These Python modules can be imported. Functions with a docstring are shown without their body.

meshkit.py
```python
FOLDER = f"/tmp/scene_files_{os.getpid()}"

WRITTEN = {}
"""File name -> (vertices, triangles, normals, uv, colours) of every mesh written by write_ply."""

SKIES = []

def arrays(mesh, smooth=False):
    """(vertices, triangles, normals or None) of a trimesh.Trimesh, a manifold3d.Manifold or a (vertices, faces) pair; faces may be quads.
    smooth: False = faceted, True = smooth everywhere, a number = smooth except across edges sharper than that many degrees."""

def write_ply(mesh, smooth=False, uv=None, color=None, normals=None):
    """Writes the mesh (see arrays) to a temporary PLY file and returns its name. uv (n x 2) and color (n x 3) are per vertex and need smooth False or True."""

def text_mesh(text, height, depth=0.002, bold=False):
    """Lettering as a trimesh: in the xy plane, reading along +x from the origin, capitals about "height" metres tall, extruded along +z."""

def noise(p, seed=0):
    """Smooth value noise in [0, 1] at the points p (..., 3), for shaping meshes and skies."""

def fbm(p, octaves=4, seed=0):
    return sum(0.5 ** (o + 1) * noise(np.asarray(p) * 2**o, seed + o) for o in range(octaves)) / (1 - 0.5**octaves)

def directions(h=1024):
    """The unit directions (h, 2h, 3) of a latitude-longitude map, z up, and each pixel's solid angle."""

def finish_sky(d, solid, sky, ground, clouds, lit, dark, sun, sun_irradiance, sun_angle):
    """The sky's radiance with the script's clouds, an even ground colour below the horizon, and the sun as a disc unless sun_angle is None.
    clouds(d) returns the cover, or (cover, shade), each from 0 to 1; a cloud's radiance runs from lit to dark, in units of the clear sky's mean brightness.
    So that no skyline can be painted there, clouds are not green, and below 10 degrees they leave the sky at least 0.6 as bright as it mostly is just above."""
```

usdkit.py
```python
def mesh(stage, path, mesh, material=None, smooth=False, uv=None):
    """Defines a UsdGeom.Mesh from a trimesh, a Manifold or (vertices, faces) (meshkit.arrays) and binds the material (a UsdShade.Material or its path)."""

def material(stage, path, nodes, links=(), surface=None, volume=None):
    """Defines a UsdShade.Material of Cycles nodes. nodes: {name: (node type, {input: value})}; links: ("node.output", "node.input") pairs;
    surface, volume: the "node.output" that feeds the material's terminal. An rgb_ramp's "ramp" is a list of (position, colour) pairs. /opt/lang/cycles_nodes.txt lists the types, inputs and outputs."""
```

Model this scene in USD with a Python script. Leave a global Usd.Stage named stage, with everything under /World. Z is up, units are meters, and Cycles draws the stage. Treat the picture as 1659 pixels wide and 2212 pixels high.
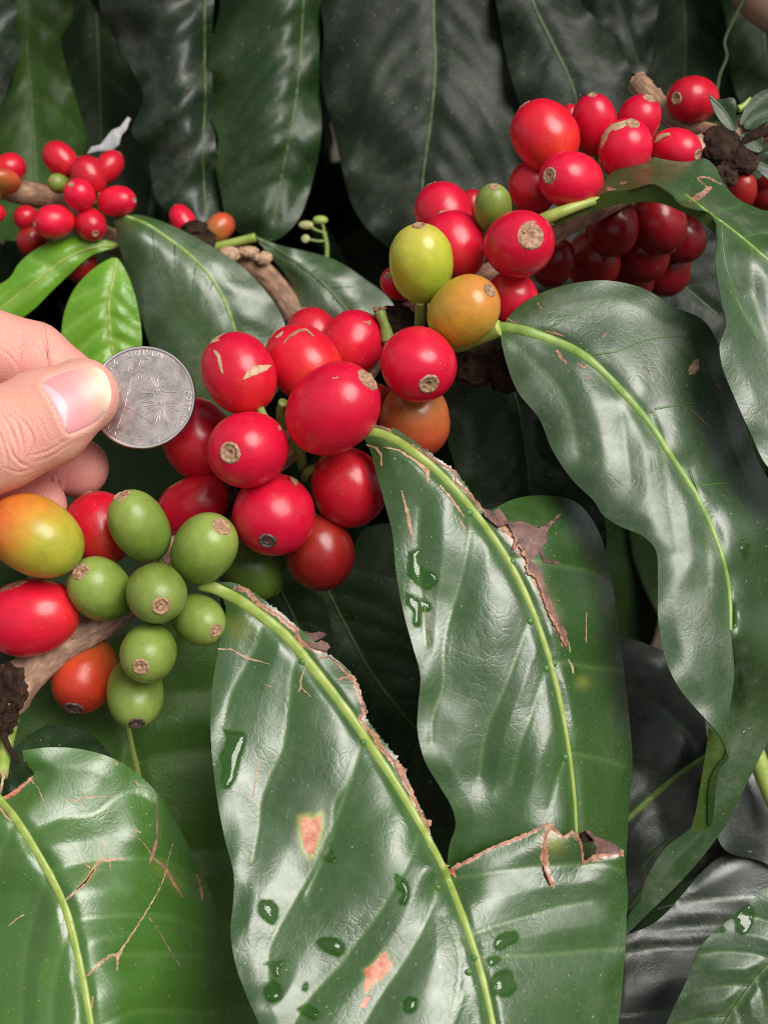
import math, random, numpy as np, trimesh, shapely, usdkit, meshkit
from shapely.geometry import Polygon, LineString, Point
from shapely.ops import unary_union
from scipy.interpolate import RBFInterpolator
from scipy.spatial import Delaunay, cKDTree
from pxr import Usd, UsdGeom, UsdLux, UsdShade, Gf, Sdf, Vt

stage = Usd.Stage.CreateInMemory()
UsdGeom.SetStageUpAxis(stage, UsdGeom.Tokens.z)
UsdGeom.SetStageMetersPerUnit(stage, 1.0)
W = UsdGeom.Xform.Define(stage, '/World')
stage.SetDefaultPrim(W.GetPrim())
UsdGeom.Scope.Define(stage, '/World/Looks')
rng = np.random.default_rng(7)

# ------------------------------------------------------------------ camera, sky, sun, exposure
EXPOSURE = 1.55
SKY = 0.05
SUN = 0.4
SUN_ANGLE = 40.0
PITCH = math.radians(25.0)
D0 = 0.30                                  # metres from the lens to the coin
K = 0.1064e-3                              # metres on the coin's plane per layout unit (1659 units across the picture)
CAM = np.array([0.0, 0.0, 1.30])
RIGHT = np.array([1.0, 0, 0])
FWD = np.array([0, math.cos(PITCH), -math.sin(PITCH)])
UP = np.array([0, math.sin(PITCH), math.cos(PITCH)])
S = 0.43 * RIGHT + 0.47 * UP - 0.77 * FWD   # towards the sun: high, behind the photographer's shoulder
S /= np.linalg.norm(S)

cam = UsdGeom.Camera.Define(stage, '/World/camera')
cam.AddTranslateOp().Set(Gf.Vec3d(*CAM))
cam.AddRotateXOp().Set(90 - math.degrees(PITCH))
cam.CreateHorizontalApertureAttr(36.0)
cam.CreateVerticalApertureAttr(36.0 * 1024 / 767)
cam.CreateFocalLengthAttr(36.0 * D0 / (1659 * K))
cam.CreateClippingRangeAttr(Gf.Vec2f(0.01, 200))
cam.CreateFStopAttr(24.0)
cam.CreateFocusDistanceAttr(D0)
cam.CreateExposureAttr(EXPOSURE)

M = {}
def mat(name, nodes, links, surface='p.BSDF', **kw):
    M[name] = usdkit.material(stage, f'/World/Looks/{name}', nodes, links, surface=surface, **kw)
    return M[name]

elev, rot = math.asin(S[2]), math.atan2(S[0], S[1])
dome = UsdLux.DomeLight.Define(stage, '/World/sky')
mat('overcast_sky', {
    'sky': ('sky_texture', {'sky_type': 'single_scattering', 'sun_disc': False, 'sun_elevation': elev, 'sun_rotation': rot, 'air_density': 1.0, 'aerosol_density': 1.0}),
    'tc': ('texture_coordinate', {}),
    'n': ('noise_texture', {'scale': 2.4, 'detail': 5.0, 'roughness': 0.6}),
    'cover': ('map_range', {'from_min': 0.25, 'from_max': 0.6, 'to_min': 0.55, 'to_max': 0.95, 'clamp': True}),
    'cl': ('rgb_ramp', {'ramp': [(0.3, (1.8, 1.8, 1.86)), (0.7, (4.4, 4.25, 4.1))]}),
    'm': ('mix_color', {'use_clamp': False}),
    'bg': ('background_shader', {'strength': SKY})},
    [('tc.generated', 'n.vector'), ('n.fac', 'cover.value'), ('n.fac', 'cl.fac'), ('cover.result', 'm.fac'), ('sky.color', 'm.a'), ('cl.color', 'm.b'), ('m.result', 'bg.color')], surface='bg.background')
UsdShade.MaterialBindingAPI.Apply(dome.GetPrim()).Bind(M['overcast_sky'])
dome.GetPrim().SetCustomDataByKey('label', 'bright hazy overcast sky above the coffee bushes')
dome.GetPrim().SetCustomDataByKey('kind', 'structure')

sun = UsdLux.DistantLight.Define(stage, '/World/sun')
sun.CreateNormalizeAttr(True) if hasattr(sun, 'CreateNormalizeAttr') else None
sun.GetPrim().CreateAttribute('inputs:normalize', Sdf.ValueTypeNames.Bool).Set(True)
sun.CreateIntensityAttr(SUN)
sun.CreateAngleAttr(SUN_ANGLE)
sun.CreateColorAttr(Gf.Vec3f(1.0, 0.955, 0.90))
zx = S
xx = np.cross([0, 0, 1.0], zx); xx /= np.linalg.norm(xx)
yx = np.cross(zx, xx)
m4 = Gf.Matrix4d(*xx, 0, *yx, 0, *zx, 0, 0, 0, 0, 1)
sun.AddTransformOp().Set(m4)

# ------------------------------------------------------------------ helpers
def P(u, v, d):
    """Layout units across and down, and towards the lens, to metres in the world."""
    u, v, d = np.broadcast_arrays(np.asarray(u, float), np.asarray(v, float), np.asarray(d, float))
    dist = D0 - d * K
    s = K * dist / D0
    return CAM + ((u - 829.5) * s)[..., None] * RIGHT + ((1106 - v) * s)[..., None] * UP + dist[..., None] * FWD

used = {}
def numbered(parent, name):
    k = (str(parent), name)
    n = used.get(k, 0); used[k] = n + 1
    return f'{parent}/{name}' if n == 0 else f'{parent}/{name}_{n:03d}'

def tag(prim, label=None, cat=None, group=None, kind=None):
    for k, val in (('label', label), ('category', cat), ('group', group), ('kind', kind)):
        if val:
            prim.SetCustomDataByKey(k, val)

ORIGIN = {}
def thing(name, label, cat, loc, group=None):
    path = numbered('/World', name)
    x = UsdGeom.Xform.Define(stage, path)
    x.AddTranslateOp().Set(Gf.Vec3d(*map(float, loc)))
    ORIGIN[path] = np.asarray(loc, float)
    tag(x.GetPrim(), label, cat, group)
    return path

def origin_of(path):
    parts = path.split('/')
    return ORIGIN.get('/'.join(parts[:3]), np.zeros(3))

def obj(parent, name, mesh, material, smooth=True, label=None, floats=None, kind=None):
    """One Mesh prim under parent, from world-space vertices."""
    path = numbered(parent, name)
    if hasattr(mesh, 'vertices'):
        v, f = np.array(mesh.vertices), np.array(mesh.faces)
    else:
        v, f = np.asarray(mesh[0], float), np.asarray(mesh[1], int)
    m = usdkit.mesh(stage, path, (v - origin_of(path), f), M[material], smooth=smooth)
    if floats:
        for k, a in floats.items():
            UsdGeom.PrimvarsAPI(m).CreatePrimvar(k, Sdf.ValueTypeNames.FloatArray, 'vertex').Set(Vt.FloatArray.FromNumpy(np.asarray(a, np.float32)))
    if label: m.GetPrim().SetCustomDataByKey('label', label)
    if kind: m.GetPrim().SetCustomDataByKey('kind', kind)
    return path

def spline(pts, step=6.0, closed=False):
    """Centripetal Catmull-Rom through points of any dimension, sampled about every step units."""
    p = np.asarray(pts, float)
    if len(p) == 2 and not closed:
        n = max(2, int(np.linalg.norm(p[1, :2] - p[0, :2]) / step) + 1)
        return p[0] + np.linspace(0, 1, n)[:, None] * (p[1] - p[0])
    q = np.vstack([p[-1], p, p[0], p[1]]) if closed else np.vstack([2 * p[0] - p[1], p, 2 * p[-1] - p[-2]])
    out = []
    for i in range(1, len(q) - 2):
        a, b, c, e = q[i - 1], q[i], q[i + 1], q[i + 2]
        t = np.concatenate([[0], np.cumsum([max(np.linalg.norm(y[:2] - x[:2]), 1e-6) ** 0.5 for x, y in ((a, b), (b, c), (c, e))])])
        n = max(1, int(np.linalg.norm(c[:2] - b[:2]) / step))
        for s in t[1] + (t[2] - t[1]) * np.arange(n) / n:
            A1 = (t[1] - s) / (t[1] - t[0]) * a + (s - t[0]) / (t[1] - t[0]) * b
            A2 = (t[2] - s) / (t[2] - t[1]) * b + (s - t[1]) / (t[2] - t[1]) * c
            A3 = (t[3] - s) / (t[3] - t[2]) * c + (s - t[2]) / (t[3] - t[2]) * e
            B1 = (t[2] - s) / (t[2] - t[0]) * A1 + (s - t[0]) / (t[2] - t[0]) * A2
            B2 = (t[3] - s) / (t[3] - t[1]) * A2 + (s - t[1]) / (t[3] - t[1]) * A3
            out.append((t[2] - s) / (t[2] - t[1]) * B1 + (s - t[1]) / (t[2] - t[1]) * B2)
    if not closed: out.append(p[-1])
    return np.array(out)

def cornered(pts):
    """A closed outline of (u, v, d[, corner]) points: smooth except at points whose 4th entry is 1."""
    p = [np.array(q[:3], float) for q in pts]
    corner = [i for i, q in enumerate(pts) if len(q) > 3 and q[3]]
    if not corner: return spline(p, 6, closed=True)
    out = []
    for a, b in zip(corner, corner[1:] + [corner[0] + len(p)]):
        out.append(spline([p[i % len(p)] for i in range(a, b + 1)], 6)[:-1])
    return np.vstack(out)

def tri_fill(poly, h):
    """Points and triangles that fill a shapely polygon about evenly."""
    rings = [poly.exterior] + list(poly.interiors)
    edge = np.vstack([np.array([r.interpolate(t).coords[0] for t in np.arange(0, r.length, h * 0.8)]) for r in rings])
    x0, y0, x1, y1 = poly.bounds
    xs, ys = np.meshgrid(np.arange(x0, x1, h), np.arange(y0, y1, h * 0.866))
    xs = xs + (np.arange(xs.shape[0]) % 2)[:, None] * h / 2
    g = np.column_stack([xs.ravel(), ys.ravel()])
    g = g + rng.uniform(-.08, .08, g.shape) * h
    g = g[shapely.contains_xy(poly, g[:, 0], g[:, 1])]
    if len(g):
        g = g[cKDTree(edge).query(g)[0] > 0.62 * h]
    p = np.vstack([edge, g])
    t = Delaunay(p).simplices
    c = p[t].mean(1)
    t = t[shapely.contains_xy(poly, c[:, 0], c[:, 1])]
    a, b, e = p[t[:, 0]], p[t[:, 1]], p[t[:, 2]]
    area = (b[:, 0] - a[:, 0]) * (e[:, 1] - a[:, 1]) - (b[:, 1] - a[:, 1]) * (e[:, 0] - a[:, 0])
    t = t[np.abs(area) > 1e-6]; area = area[np.abs(area) > 1e-6]
    t[area > 0] = t[area > 0][:, ::-1]          # v runs down: front faces look at the lens
    return p, t

def solidify(v, t, th):
    """A sheet given thickness: front, back and a rim of its own."""
    n = np.zeros_like(v); fn = np.cross(v[t[:, 1]] - v[t[:, 0]], v[t[:, 2]] - v[t[:, 0]])
    for k in range(3): np.add.at(n, t[:, k], fn)
    n /= np.linalg.norm(n, axis=1, keepdims=True) + 1e-20
    back = v - n * th
    e = np.vstack([t[:, [0, 1]], t[:, [1, 2]], t[:, [2, 0]]])
    key = np.sort(e, 1); _, inv, cnt = np.unique(key, axis=0, return_inverse=True, return_counts=True)
    b = e[cnt[inv.ravel()] == 1]
    N = len(v); ids = np.unique(b); remap = -np.ones(N, int); remap[ids] = np.arange(len(ids))
    V = np.vstack([v, back, v[ids], back[ids]]); k = len(ids); r0 = 2 * N
    i, j = remap[b[:, 0]], remap[b[:, 1]]
    rim = np.vstack([np.column_stack([r0 + j, r0 + i, r0 + k + i]), np.column_stack([r0 + j, r0 + k + i, r0 + k + j])])
    src = np.concatenate([np.arange(N), np.arange(N), ids, ids])
    return V, np.vstack([t, t[:, ::-1] + N, rim]), src

def tube_world(pts, radii, sides=8, flat=1.0, cap=True):
    p = np.asarray(pts, float); n = len(p)
    t = np.gradient(p, axis=0); t /= np.linalg.norm(t, axis=1, keepdims=True) + 1e-15
    ref = -FWD
    a = np.cross(t, ref); a /= np.linalg.norm(a, axis=1, keepdims=True) + 1e-15
    b = np.cross(a, t)
    r = np.broadcast_to(np.asarray(radii, float), (n,))
    ang = np.arange(sides) * 2 * np.pi / sides
    v = p[:, None] + r[:, None, None] * (np.cos(ang)[None, :, None] * a[:, None] + flat * np.sin(ang)[None, :, None] * b[:, None])
    i, j = np.meshgrid(np.arange(n - 1), np.arange(sides), indexing='ij')
    q = np.stack([i * sides + j, (i + 1) * sides + j, (i + 1) * sides + (j + 1) % sides, i * sides + (j + 1) % sides], -1).reshape(-1, 4)
    f = np.vstack([q[:, [0, 1, 2]], q[:, [0, 2, 3]]])
    v = v.reshape(-1, 3)
    if cap:
        v = np.vstack([v, p[0], p[-1]]); k = np.arange(sides)
        f = np.vstack([f, np.column_stack([np.full(sides, len(v) - 2), k, (k + 1) % sides]),
                       np.column_stack([np.full(sides, len(v) - 1), (n - 1) * sides + (k + 1) % sides, (n - 1) * sides + k])])
    c = v.mean(0); tm = trimesh.Trimesh(v, f, process=False)
    if tm.volume < 0: f = f[:, ::-1]
    return v, f

def tube(pts, radii, sides=8, flat=1.0):
    """A tube along (u, v, d) points, radii in layout units."""
    p = np.asarray(pts, float)
    scale = K * (D0 - p[:, 2] * K) / D0
    return tube_world(P(p[:, 0], p[:, 1], p[:, 2]), np.broadcast_to(radii, (len(p),)) * scale, sides, flat)

def joined(parts):
    vs, fs, o = [], [], 0
    for v, f in parts:
        vs.append(v); fs.append(np.asarray(f) + o); o += len(v)
    return np.vstack(vs), np.vstack(fs)

def streak(pts):
    """A polygon along (x, y, width) points: cracks, scratches, scars."""
    parts = []
    for (x, y, w), (x2, y2, w2) in zip(pts, pts[1:]):
        parts.append(Polygon(unary_union([Point(x, y).buffer(w / 2, 4), Point(x2, y2).buffer(w2 / 2, 4)]).convex_hull))
    return unary_union(parts)

def rough(poly, amp, step=4, seed=0):
    """The polygon with a ragged edge."""
    r = np.random.default_rng(seed); out = []
    for g in getattr(poly, 'geoms', [poly]):
        L = g.exterior.length; t = np.arange(0, L, step)
        c = np.array([g.exterior.interpolate(x).coords[0] for x in t])
        n = np.roll(c, -1, 0) - np.roll(c, 1, 0); n = np.column_stack([n[:, 1], -n[:, 0]]); n /= np.linalg.norm(n, axis=1, keepdims=True) + 1e-9
        c = c + n * r.normal(0, amp, len(c))[:, None]
        q = Polygon(c).buffer(0)
        out += list(getattr(q, 'geoms', [q]))
    return unary_union(out)

def drape(depth, poly, offset=1.2, th=1.0, h=4.0, dome=0.0, curl=None):
    """A thin patch that follows a surface: depth(u, v), lifted by offset; dome swells its middle."""
    parts = []
    for g in getattr(poly, 'geoms', [poly]):
        if g.area < 12: continue
        p, t = tri_fill(g, h)
        if len(t) == 0: continue
        d = depth(p[:, 0], p[:, 1]) + offset
        if dome:
            e = shapely.distance(shapely.points(p), g.boundary)
            d = d + dome * np.sqrt(np.clip(e / (np.sqrt(g.area / np.pi)), 0, 1))
        if curl is not None: d = d + curl(p[:, 0], p[:, 1])
        V, F, _ = solidify(P(p[:, 0], p[:, 1], d), t, (th + offset) * K * 0.9)
        parts.append((V, F))
    return joined(parts)

def zoom(x0, y0, size, px=1659.0):
    """Layout units from a position on an enlargement of the picture whose corner is (x0, y0) and which shows size pixels."""
    k = size / px * 0.8295
    return lambda pts: [(x0 * 0.8295 + q[0] * k, y0 * 0.8295 + q[1] * k, *[w * k for w in q[2:]]) for q in pts]
Z3, Z4, Z5, Z6, Z2 = zoom(500, 1400, 700), zoom(500, 1967, 700), zoom(1000, 1300, 700), zoom(1100, 1950, 717), zoom(0, 1900, 767)
ZE, ZD, ZR, ZL = zoom(1250, 0, 750), zoom(1200, 650, 800), zoom(1500, 1400, 950.2), zoom(0, 0, 700)
ZTR = zoom(1600, 0, 420); ZUL = zoom(0, 350, 520); ZM = zoom(480, 520, 620); ZN = zoom(900, 700, 500)

# ------------------------------------------------------------------ materials
def leaf_mat(name, c1, c2, rough_=0.36, cell=300.0, relief=0.5, spec=0.5, trans=0.0, vein=(0.11, 0.20, 0.045), vein_amt=0.35, dust=0.0):
    nodes = {
        'g': ('texture_coordinate', {}),
        'n1': ('noise_texture', {'scale': 45.0, 'detail': 4.0, 'roughness': 0.6}),
        'cr': ('map_range', {'from_min': 0.33, 'from_max': 0.68, 'to_min': 0.0, 'to_max': 1.0, 'clamp': True}),
        'c': ('mix_color', {'a': c1, 'b': c2}),
        'va': ('attribute', {'attribute': 'vein'}),
        'vf': ('math', {'math_type': 'multiply', 'value2': vein_amt}),
        'c2': ('mix_color', {'b': vein}),
        'w': ('noise_texture', {'scale': 180.0, 'detail': 2.0}),
        'ws': ('vector_math', {'math_type': 'scale', 'scale': 0.006}),
        'wa': ('vector_math', {'math_type': 'add'}),
        'vor': ('voronoi_texture', {'feature': 'distance_to_edge', 'scale': cell}),
        'vr': ('map_range', {'from_min': 0.0, 'from_max': 0.16, 'to_min': 0.0, 'to_max': 1.0, 'clamp': True}),
        'vor2': ('voronoi_texture', {'feature': 'distance_to_edge', 'scale': cell * 2.7}),
        'vr2': ('map_range', {'from_min': 0.0, 'from_max': 0.2, 'to_min': 0.0, 'to_max': 0.4, 'clamp': True}),
        'n3': ('noise_texture', {'scale': 260.0, 'detail': 2.0}),
        'h1': ('math', {'math_type': 'add'}), 'h2': ('math', {'math_type': 'add'}),
        'ml': ('noise_texture', {'scale': 75.0, 'detail': 2.0}), 'mlr': ('map_range', {'from_min': 0.38, 'from_max': 0.62, 'to_min': 0.25, 'to_max': 1.0, 'clamp': True}), 'mm': ('math', {'math_type': 'multiply'}),
        'bmp': ('bump', {'strength': relief, 'distance': 0.00022}),
        'nr': ('noise_texture', {'scale': 110.0, 'detail': 5.0, 'roughness': 0.65}),
        'rr': ('map_range', {'from_min': 0.3, 'from_max': 0.7, 'to_min': rough_ - 0.07, 'to_max': rough_ + 0.1, 'clamp': True}),
        'sp': ('noise_texture', {'scale': 1500.0, 'detail': 1.0}),
        'spr': ('map_range', {'from_min': 0.74, 'from_max': 0.78, 'to_min': 0.0, 'to_max': 0.55, 'clamp': True}),
        'c3': ('mix_color', {'b': (0.42, 0.45, 0.2)}),
        'dn': ('noise_texture', {'scale': 70.0, 'detail': 6.0, 'roughness': 0.7}),
        'dr': ('map_range', {'from_min': 0.5, 'from_max': 0.72, 'to_min': 0.0, 'to_max': dust, 'clamp': True}),
        'c4': ('mix_color', {'b': (0.24, 0.24, 0.19)}),
        'yl': ('attribute', {'attribute': 'halo'}), 'c5': ('mix_color', {'b': (0.30, 0.30, 0.035)}),
        'ba': ('attribute', {'attribute': 'brown'}), 'bn': ('noise_texture', {'scale': 900.0, 'detail': 4.0}), 'bs': ('math', {'math_type': 'multiply_add', 'value2': 1.3, 'value3': -0.65}), 'bd': ('math', {'math_type': 'add'}),
        'br': ('map_range', {'from_min': 0.30, 'from_max': 0.55, 'to_min': 0.0, 'to_max': 1.0, 'clamp': True}), 'bc': ('rgb_ramp', {'ramp': [(0.35, (0.15, 0.06, 0.04)), (0.6, (0.42, 0.21, 0.12))]}), 'c6': ('mix_color', {}),
        'ni': ('map_range', {'from_min': 0.0, 'from_max': 0.10, 'to_min': 0.07 if vein_amt > 0.25 else 0.0, 'to_max': 0.0, 'clamp': True}), 'c2b': ('mix_color', {'b': vein}),
        'we': ('attribute', {'attribute': 'wet'}), 'ws2': ('math', {'math_type': 'multiply_add', 'value2': -0.94 * spec, 'value3': spec}),
        'p': ('principled_bsdf', {'ior': 1.48}),
    }
    links = [('g.object', 'n1.vector'), ('n1.fac', 'cr.value'), ('cr.result', 'c.fac'), ('va.fac', 'vf.value1'), ('vf.value', 'c2.fac'), ('c.result', 'c2.a'),
             ('g.object', 'w.vector'), ('w.color', 'ws.vector1'), ('ws.vector', 'wa.vector1'), ('g.object', 'wa.vector2'), ('wa.vector', 'vor.vector'), ('wa.vector', 'vor2.vector'),
             ('vor.distance', 'vr.value'), ('vor2.distance', 'vr2.value'), ('vr.result', 'h1.value1'), ('vr2.result', 'h1.value2'), ('g.object', 'n3.vector'),
             ('h1.value', 'h2.value1'), ('n3.fac', 'h2.value2'), ('g.object', 'ml.vector'), ('ml.fac', 'mlr.value'), ('h2.value', 'mm.value1'), ('mlr.result', 'mm.value2'), ('mm.value', 'bmp.height'), ('bmp.normal', 'p.normal'),
             ('g.object', 'nr.vector'), ('nr.fac', 'rr.value'), ('rr.result', 'p.roughness'), ('g.object', 'sp.vector'), ('sp.fac', 'spr.value'), ('spr.result', 'c3.fac'), ('vor.distance', 'ni.value'), ('ni.result', 'c2b.fac'), ('c2.result', 'c2b.a'), ('c2b.result', 'c3.a'),
             ('g.object', 'dn.vector'), ('dn.fac', 'dr.value'), ('dr.result', 'c4.fac'), ('c3.result', 'c4.a'), ('yl.fac', 'c5.fac'), ('c4.result', 'c5.a'),
             ('g.object', 'bn.vector'), ('bn.fac', 'bs.value1'), ('bs.value', 'bd.value1'), ('ba.fac', 'bd.value2'), ('bd.value', 'br.value'), ('bn.fac', 'bc.fac'), ('br.result', 'c6.fac'), ('c5.result', 'c6.a'), ('bc.color', 'c6.b'), ('c6.result', 'p.base_color'), ('we.fac', 'ws2.value1'), ('ws2.value', 'p.specular_ior_level')]
    surf = 'p.BSDF'
    if trans:
        nodes['t'] = ('translucent_bsdf', {'color': tuple(min(1, 1.8 * x) for x in c2)})
        nodes['mx'] = ('mix_closure', {'fac': trans})
        links += [('p.BSDF', 'mx.closure1'), ('t.BSDF', 'mx.closure2')]
        surf = 'mx.closure'
    return mat(name, nodes, links, surf)

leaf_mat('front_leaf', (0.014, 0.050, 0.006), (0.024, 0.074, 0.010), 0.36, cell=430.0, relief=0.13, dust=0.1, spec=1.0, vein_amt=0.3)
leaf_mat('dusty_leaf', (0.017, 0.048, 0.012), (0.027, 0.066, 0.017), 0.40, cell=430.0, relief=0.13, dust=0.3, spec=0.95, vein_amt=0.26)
leaf_mat('shaded_leaf', (0.008, 0.027, 0.006), (0.013, 0.036, 0.007), 0.42, spec=0.4, relief=0.12, dust=0.1, vein_amt=0.08)  # darker copy of the leaf green, with the shade put into the colour
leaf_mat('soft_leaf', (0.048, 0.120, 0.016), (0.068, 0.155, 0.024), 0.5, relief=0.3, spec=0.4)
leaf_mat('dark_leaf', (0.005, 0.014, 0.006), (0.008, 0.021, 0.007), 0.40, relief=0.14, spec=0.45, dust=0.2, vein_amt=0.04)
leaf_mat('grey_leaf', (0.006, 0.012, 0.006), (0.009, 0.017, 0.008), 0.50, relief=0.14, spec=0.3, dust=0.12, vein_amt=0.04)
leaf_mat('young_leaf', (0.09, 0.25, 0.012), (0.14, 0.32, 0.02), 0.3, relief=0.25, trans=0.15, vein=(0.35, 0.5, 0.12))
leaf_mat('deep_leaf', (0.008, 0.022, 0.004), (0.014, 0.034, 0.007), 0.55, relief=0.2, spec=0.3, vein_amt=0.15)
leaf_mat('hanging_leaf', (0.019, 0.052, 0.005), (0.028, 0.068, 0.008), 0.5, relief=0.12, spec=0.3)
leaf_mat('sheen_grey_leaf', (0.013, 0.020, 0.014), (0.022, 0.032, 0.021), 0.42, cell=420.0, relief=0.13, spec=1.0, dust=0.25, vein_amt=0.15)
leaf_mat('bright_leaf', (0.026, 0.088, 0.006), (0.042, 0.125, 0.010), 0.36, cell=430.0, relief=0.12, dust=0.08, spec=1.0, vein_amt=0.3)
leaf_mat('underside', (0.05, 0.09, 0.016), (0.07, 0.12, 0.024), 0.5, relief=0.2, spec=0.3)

def plain(name, c1, c2, rough_=0.5, scale=200.0, relief=0.3, dist=0.0002, spec=0.5, stretch=(1, 1, 1), lo=0.35, hi=0.65, sss=0.0):
    return mat(name, {
        'g': ('texture_coordinate', {}), 'mp': ('mapping', {'scale': stretch}),
        'n': ('noise_texture', {'scale': scale, 'detail': 6.0, 'roughness': 0.62}),
        'r': ('rgb_ramp', {'ramp': [(lo, c1), (hi, c2)]}),
        'b': ('bump', {'strength': relief, 'distance': dist}),
        'p': ('principled_bsdf', {'roughness': rough_, 'specular_ior_level': spec, 'subsurface_weight': sss, 'subsurface_scale': 0.0015})},
        [('g.object', 'mp.vector'), ('mp.vector', 'n.vector'), ('n.fac', 'r.fac'), ('r.color', 'p.base_color'), ('n.fac', 'b.height'), ('b.normal', 'p.normal')])

plain('midrib_green', (0.14, 0.25, 0.05), (0.24, 0.36, 0.08), 0.4, 300)
plain('midrib_yellow', (0.20, 0.29, 0.045), (0.31, 0.38, 0.09), 0.38, 300)
plain('midrib_dull', (0.05, 0.085, 0.03), (0.075, 0.115, 0.04), 0.5, 300)
plain('vein_green', (0.045, 0.125, 0.026), (0.065, 0.16, 0.035), 0.4, 300)
plain('vein_dull', (0.018, 0.034, 0.018), (0.028, 0.046, 0.024), 0.5, 300)
plain('petiole_green', (0.26, 0.34, 0.06), (0.36, 0.40, 0.09), 0.45, 260)
plain('withered_brown', (0.16, 0.075, 0.055), (0.40, 0.20, 0.13), 0.7, 420, 0.8)
plain('withered_dark', (0.05, 0.022, 0.020), (0.20, 0.105, 0.085), 0.65, 380, 0.8)
plain('torn_edge_brown', (0.17, 0.065, 0.035), (0.42, 0.22, 0.13), 0.65, 600, 0.9)
plain('scar_tan', (0.27, 0.15, 0.085), (0.50, 0.34, 0.21), 0.65, 700, 0.8)
plain('rust', (0.36, 0.085, 0.04), (0.56, 0.27, 0.17), 0.42, 380, 0.5)
def bark_mat(name, c1, c2, c3):
    """Grain and cracks that run along the branch: the mesh carries its own length and girth."""
    mat(name, {'x': ('attribute', {'attribute': 'gx'}), 'y': ('attribute', {'attribute': 'gy'}), 'z': ('attribute', {'attribute': 'gl'}), 'v': ('combine_xyz', {}),
        'n': ('noise_texture', {'scale': 3.2, 'detail': 6.0, 'roughness': 0.65}), 'm': ('mapping', {'scale': (1, 1, 0.35)}), 'n2': ('noise_texture', {'scale': 1.1, 'detail': 4.0}),
        'r': ('rgb_ramp', {'ramp': [(0.3, c1), (0.52, c2), (0.7, c3)]}), 'r2': ('map_range', {'from_min': 0.42, 'from_max': 0.62, 'to_min': 0.0, 'to_max': 0.8, 'clamp': True}), 'c': ('mix_color', {'b': tuple(0.5 * q for q in c2)}),
        'b': ('bump', {'strength': 0.9, 'distance': 0.0005}), 'p': ('principled_bsdf', {'roughness': 0.75, 'specular_ior_level': 0.3})},
        [('x.fac', 'v.x'), ('y.fac', 'v.y'), ('z.fac', 'v.z'), ('v.vector', 'm.vector'), ('m.vector', 'n.vector'), ('v.vector', 'n2.vector'), ('n.fac', 'r.fac'), ('n2.fac', 'r2.value'), ('r2.result', 'c.fac'), ('r.color', 'c.a'), ('c.result', 'p.base_color'), ('n.fac', 'b.height'), ('b.normal', 'p.normal')])
bark_mat('bark', (0.16, 0.075, 0.045), (0.50, 0.30, 0.21), (0.70, 0.47, 0.30))
bark_mat('bark_tan', (0.12, 0.06, 0.035), (0.32, 0.19, 0.12), (0.46, 0.29, 0.19))
plain('bark_dark', (0.009, 0.005, 0.004), (0.050, 0.026, 0.016), 0.85, 240, 1.0, 0.0006, spec=0.15)
plain('scab', (0.34, 0.21, 0.11), (0.56, 0.40, 0.24), 0.7, 900, 0.9)
plain('calyx_brown', (0.13, 0.055, 0.028), (0.44, 0.27, 0.16), 0.75, 1100, 1.0, 0.00025, lo=0.3, hi=0.62)
plain('calyx_dark', (0.02, 0.012, 0.012), (0.16, 0.09, 0.07), 0.7, 900, 1.0, 0.00025)
plain('stalk_green', (0.14, 0.20, 0.04), (0.22, 0.28, 0.07), 0.5, 400)
plain('soil', (0.02, 0.013, 0.008), (0.06, 0.04, 0.025), 0.95, 12, 0.8, 0.02)
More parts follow.
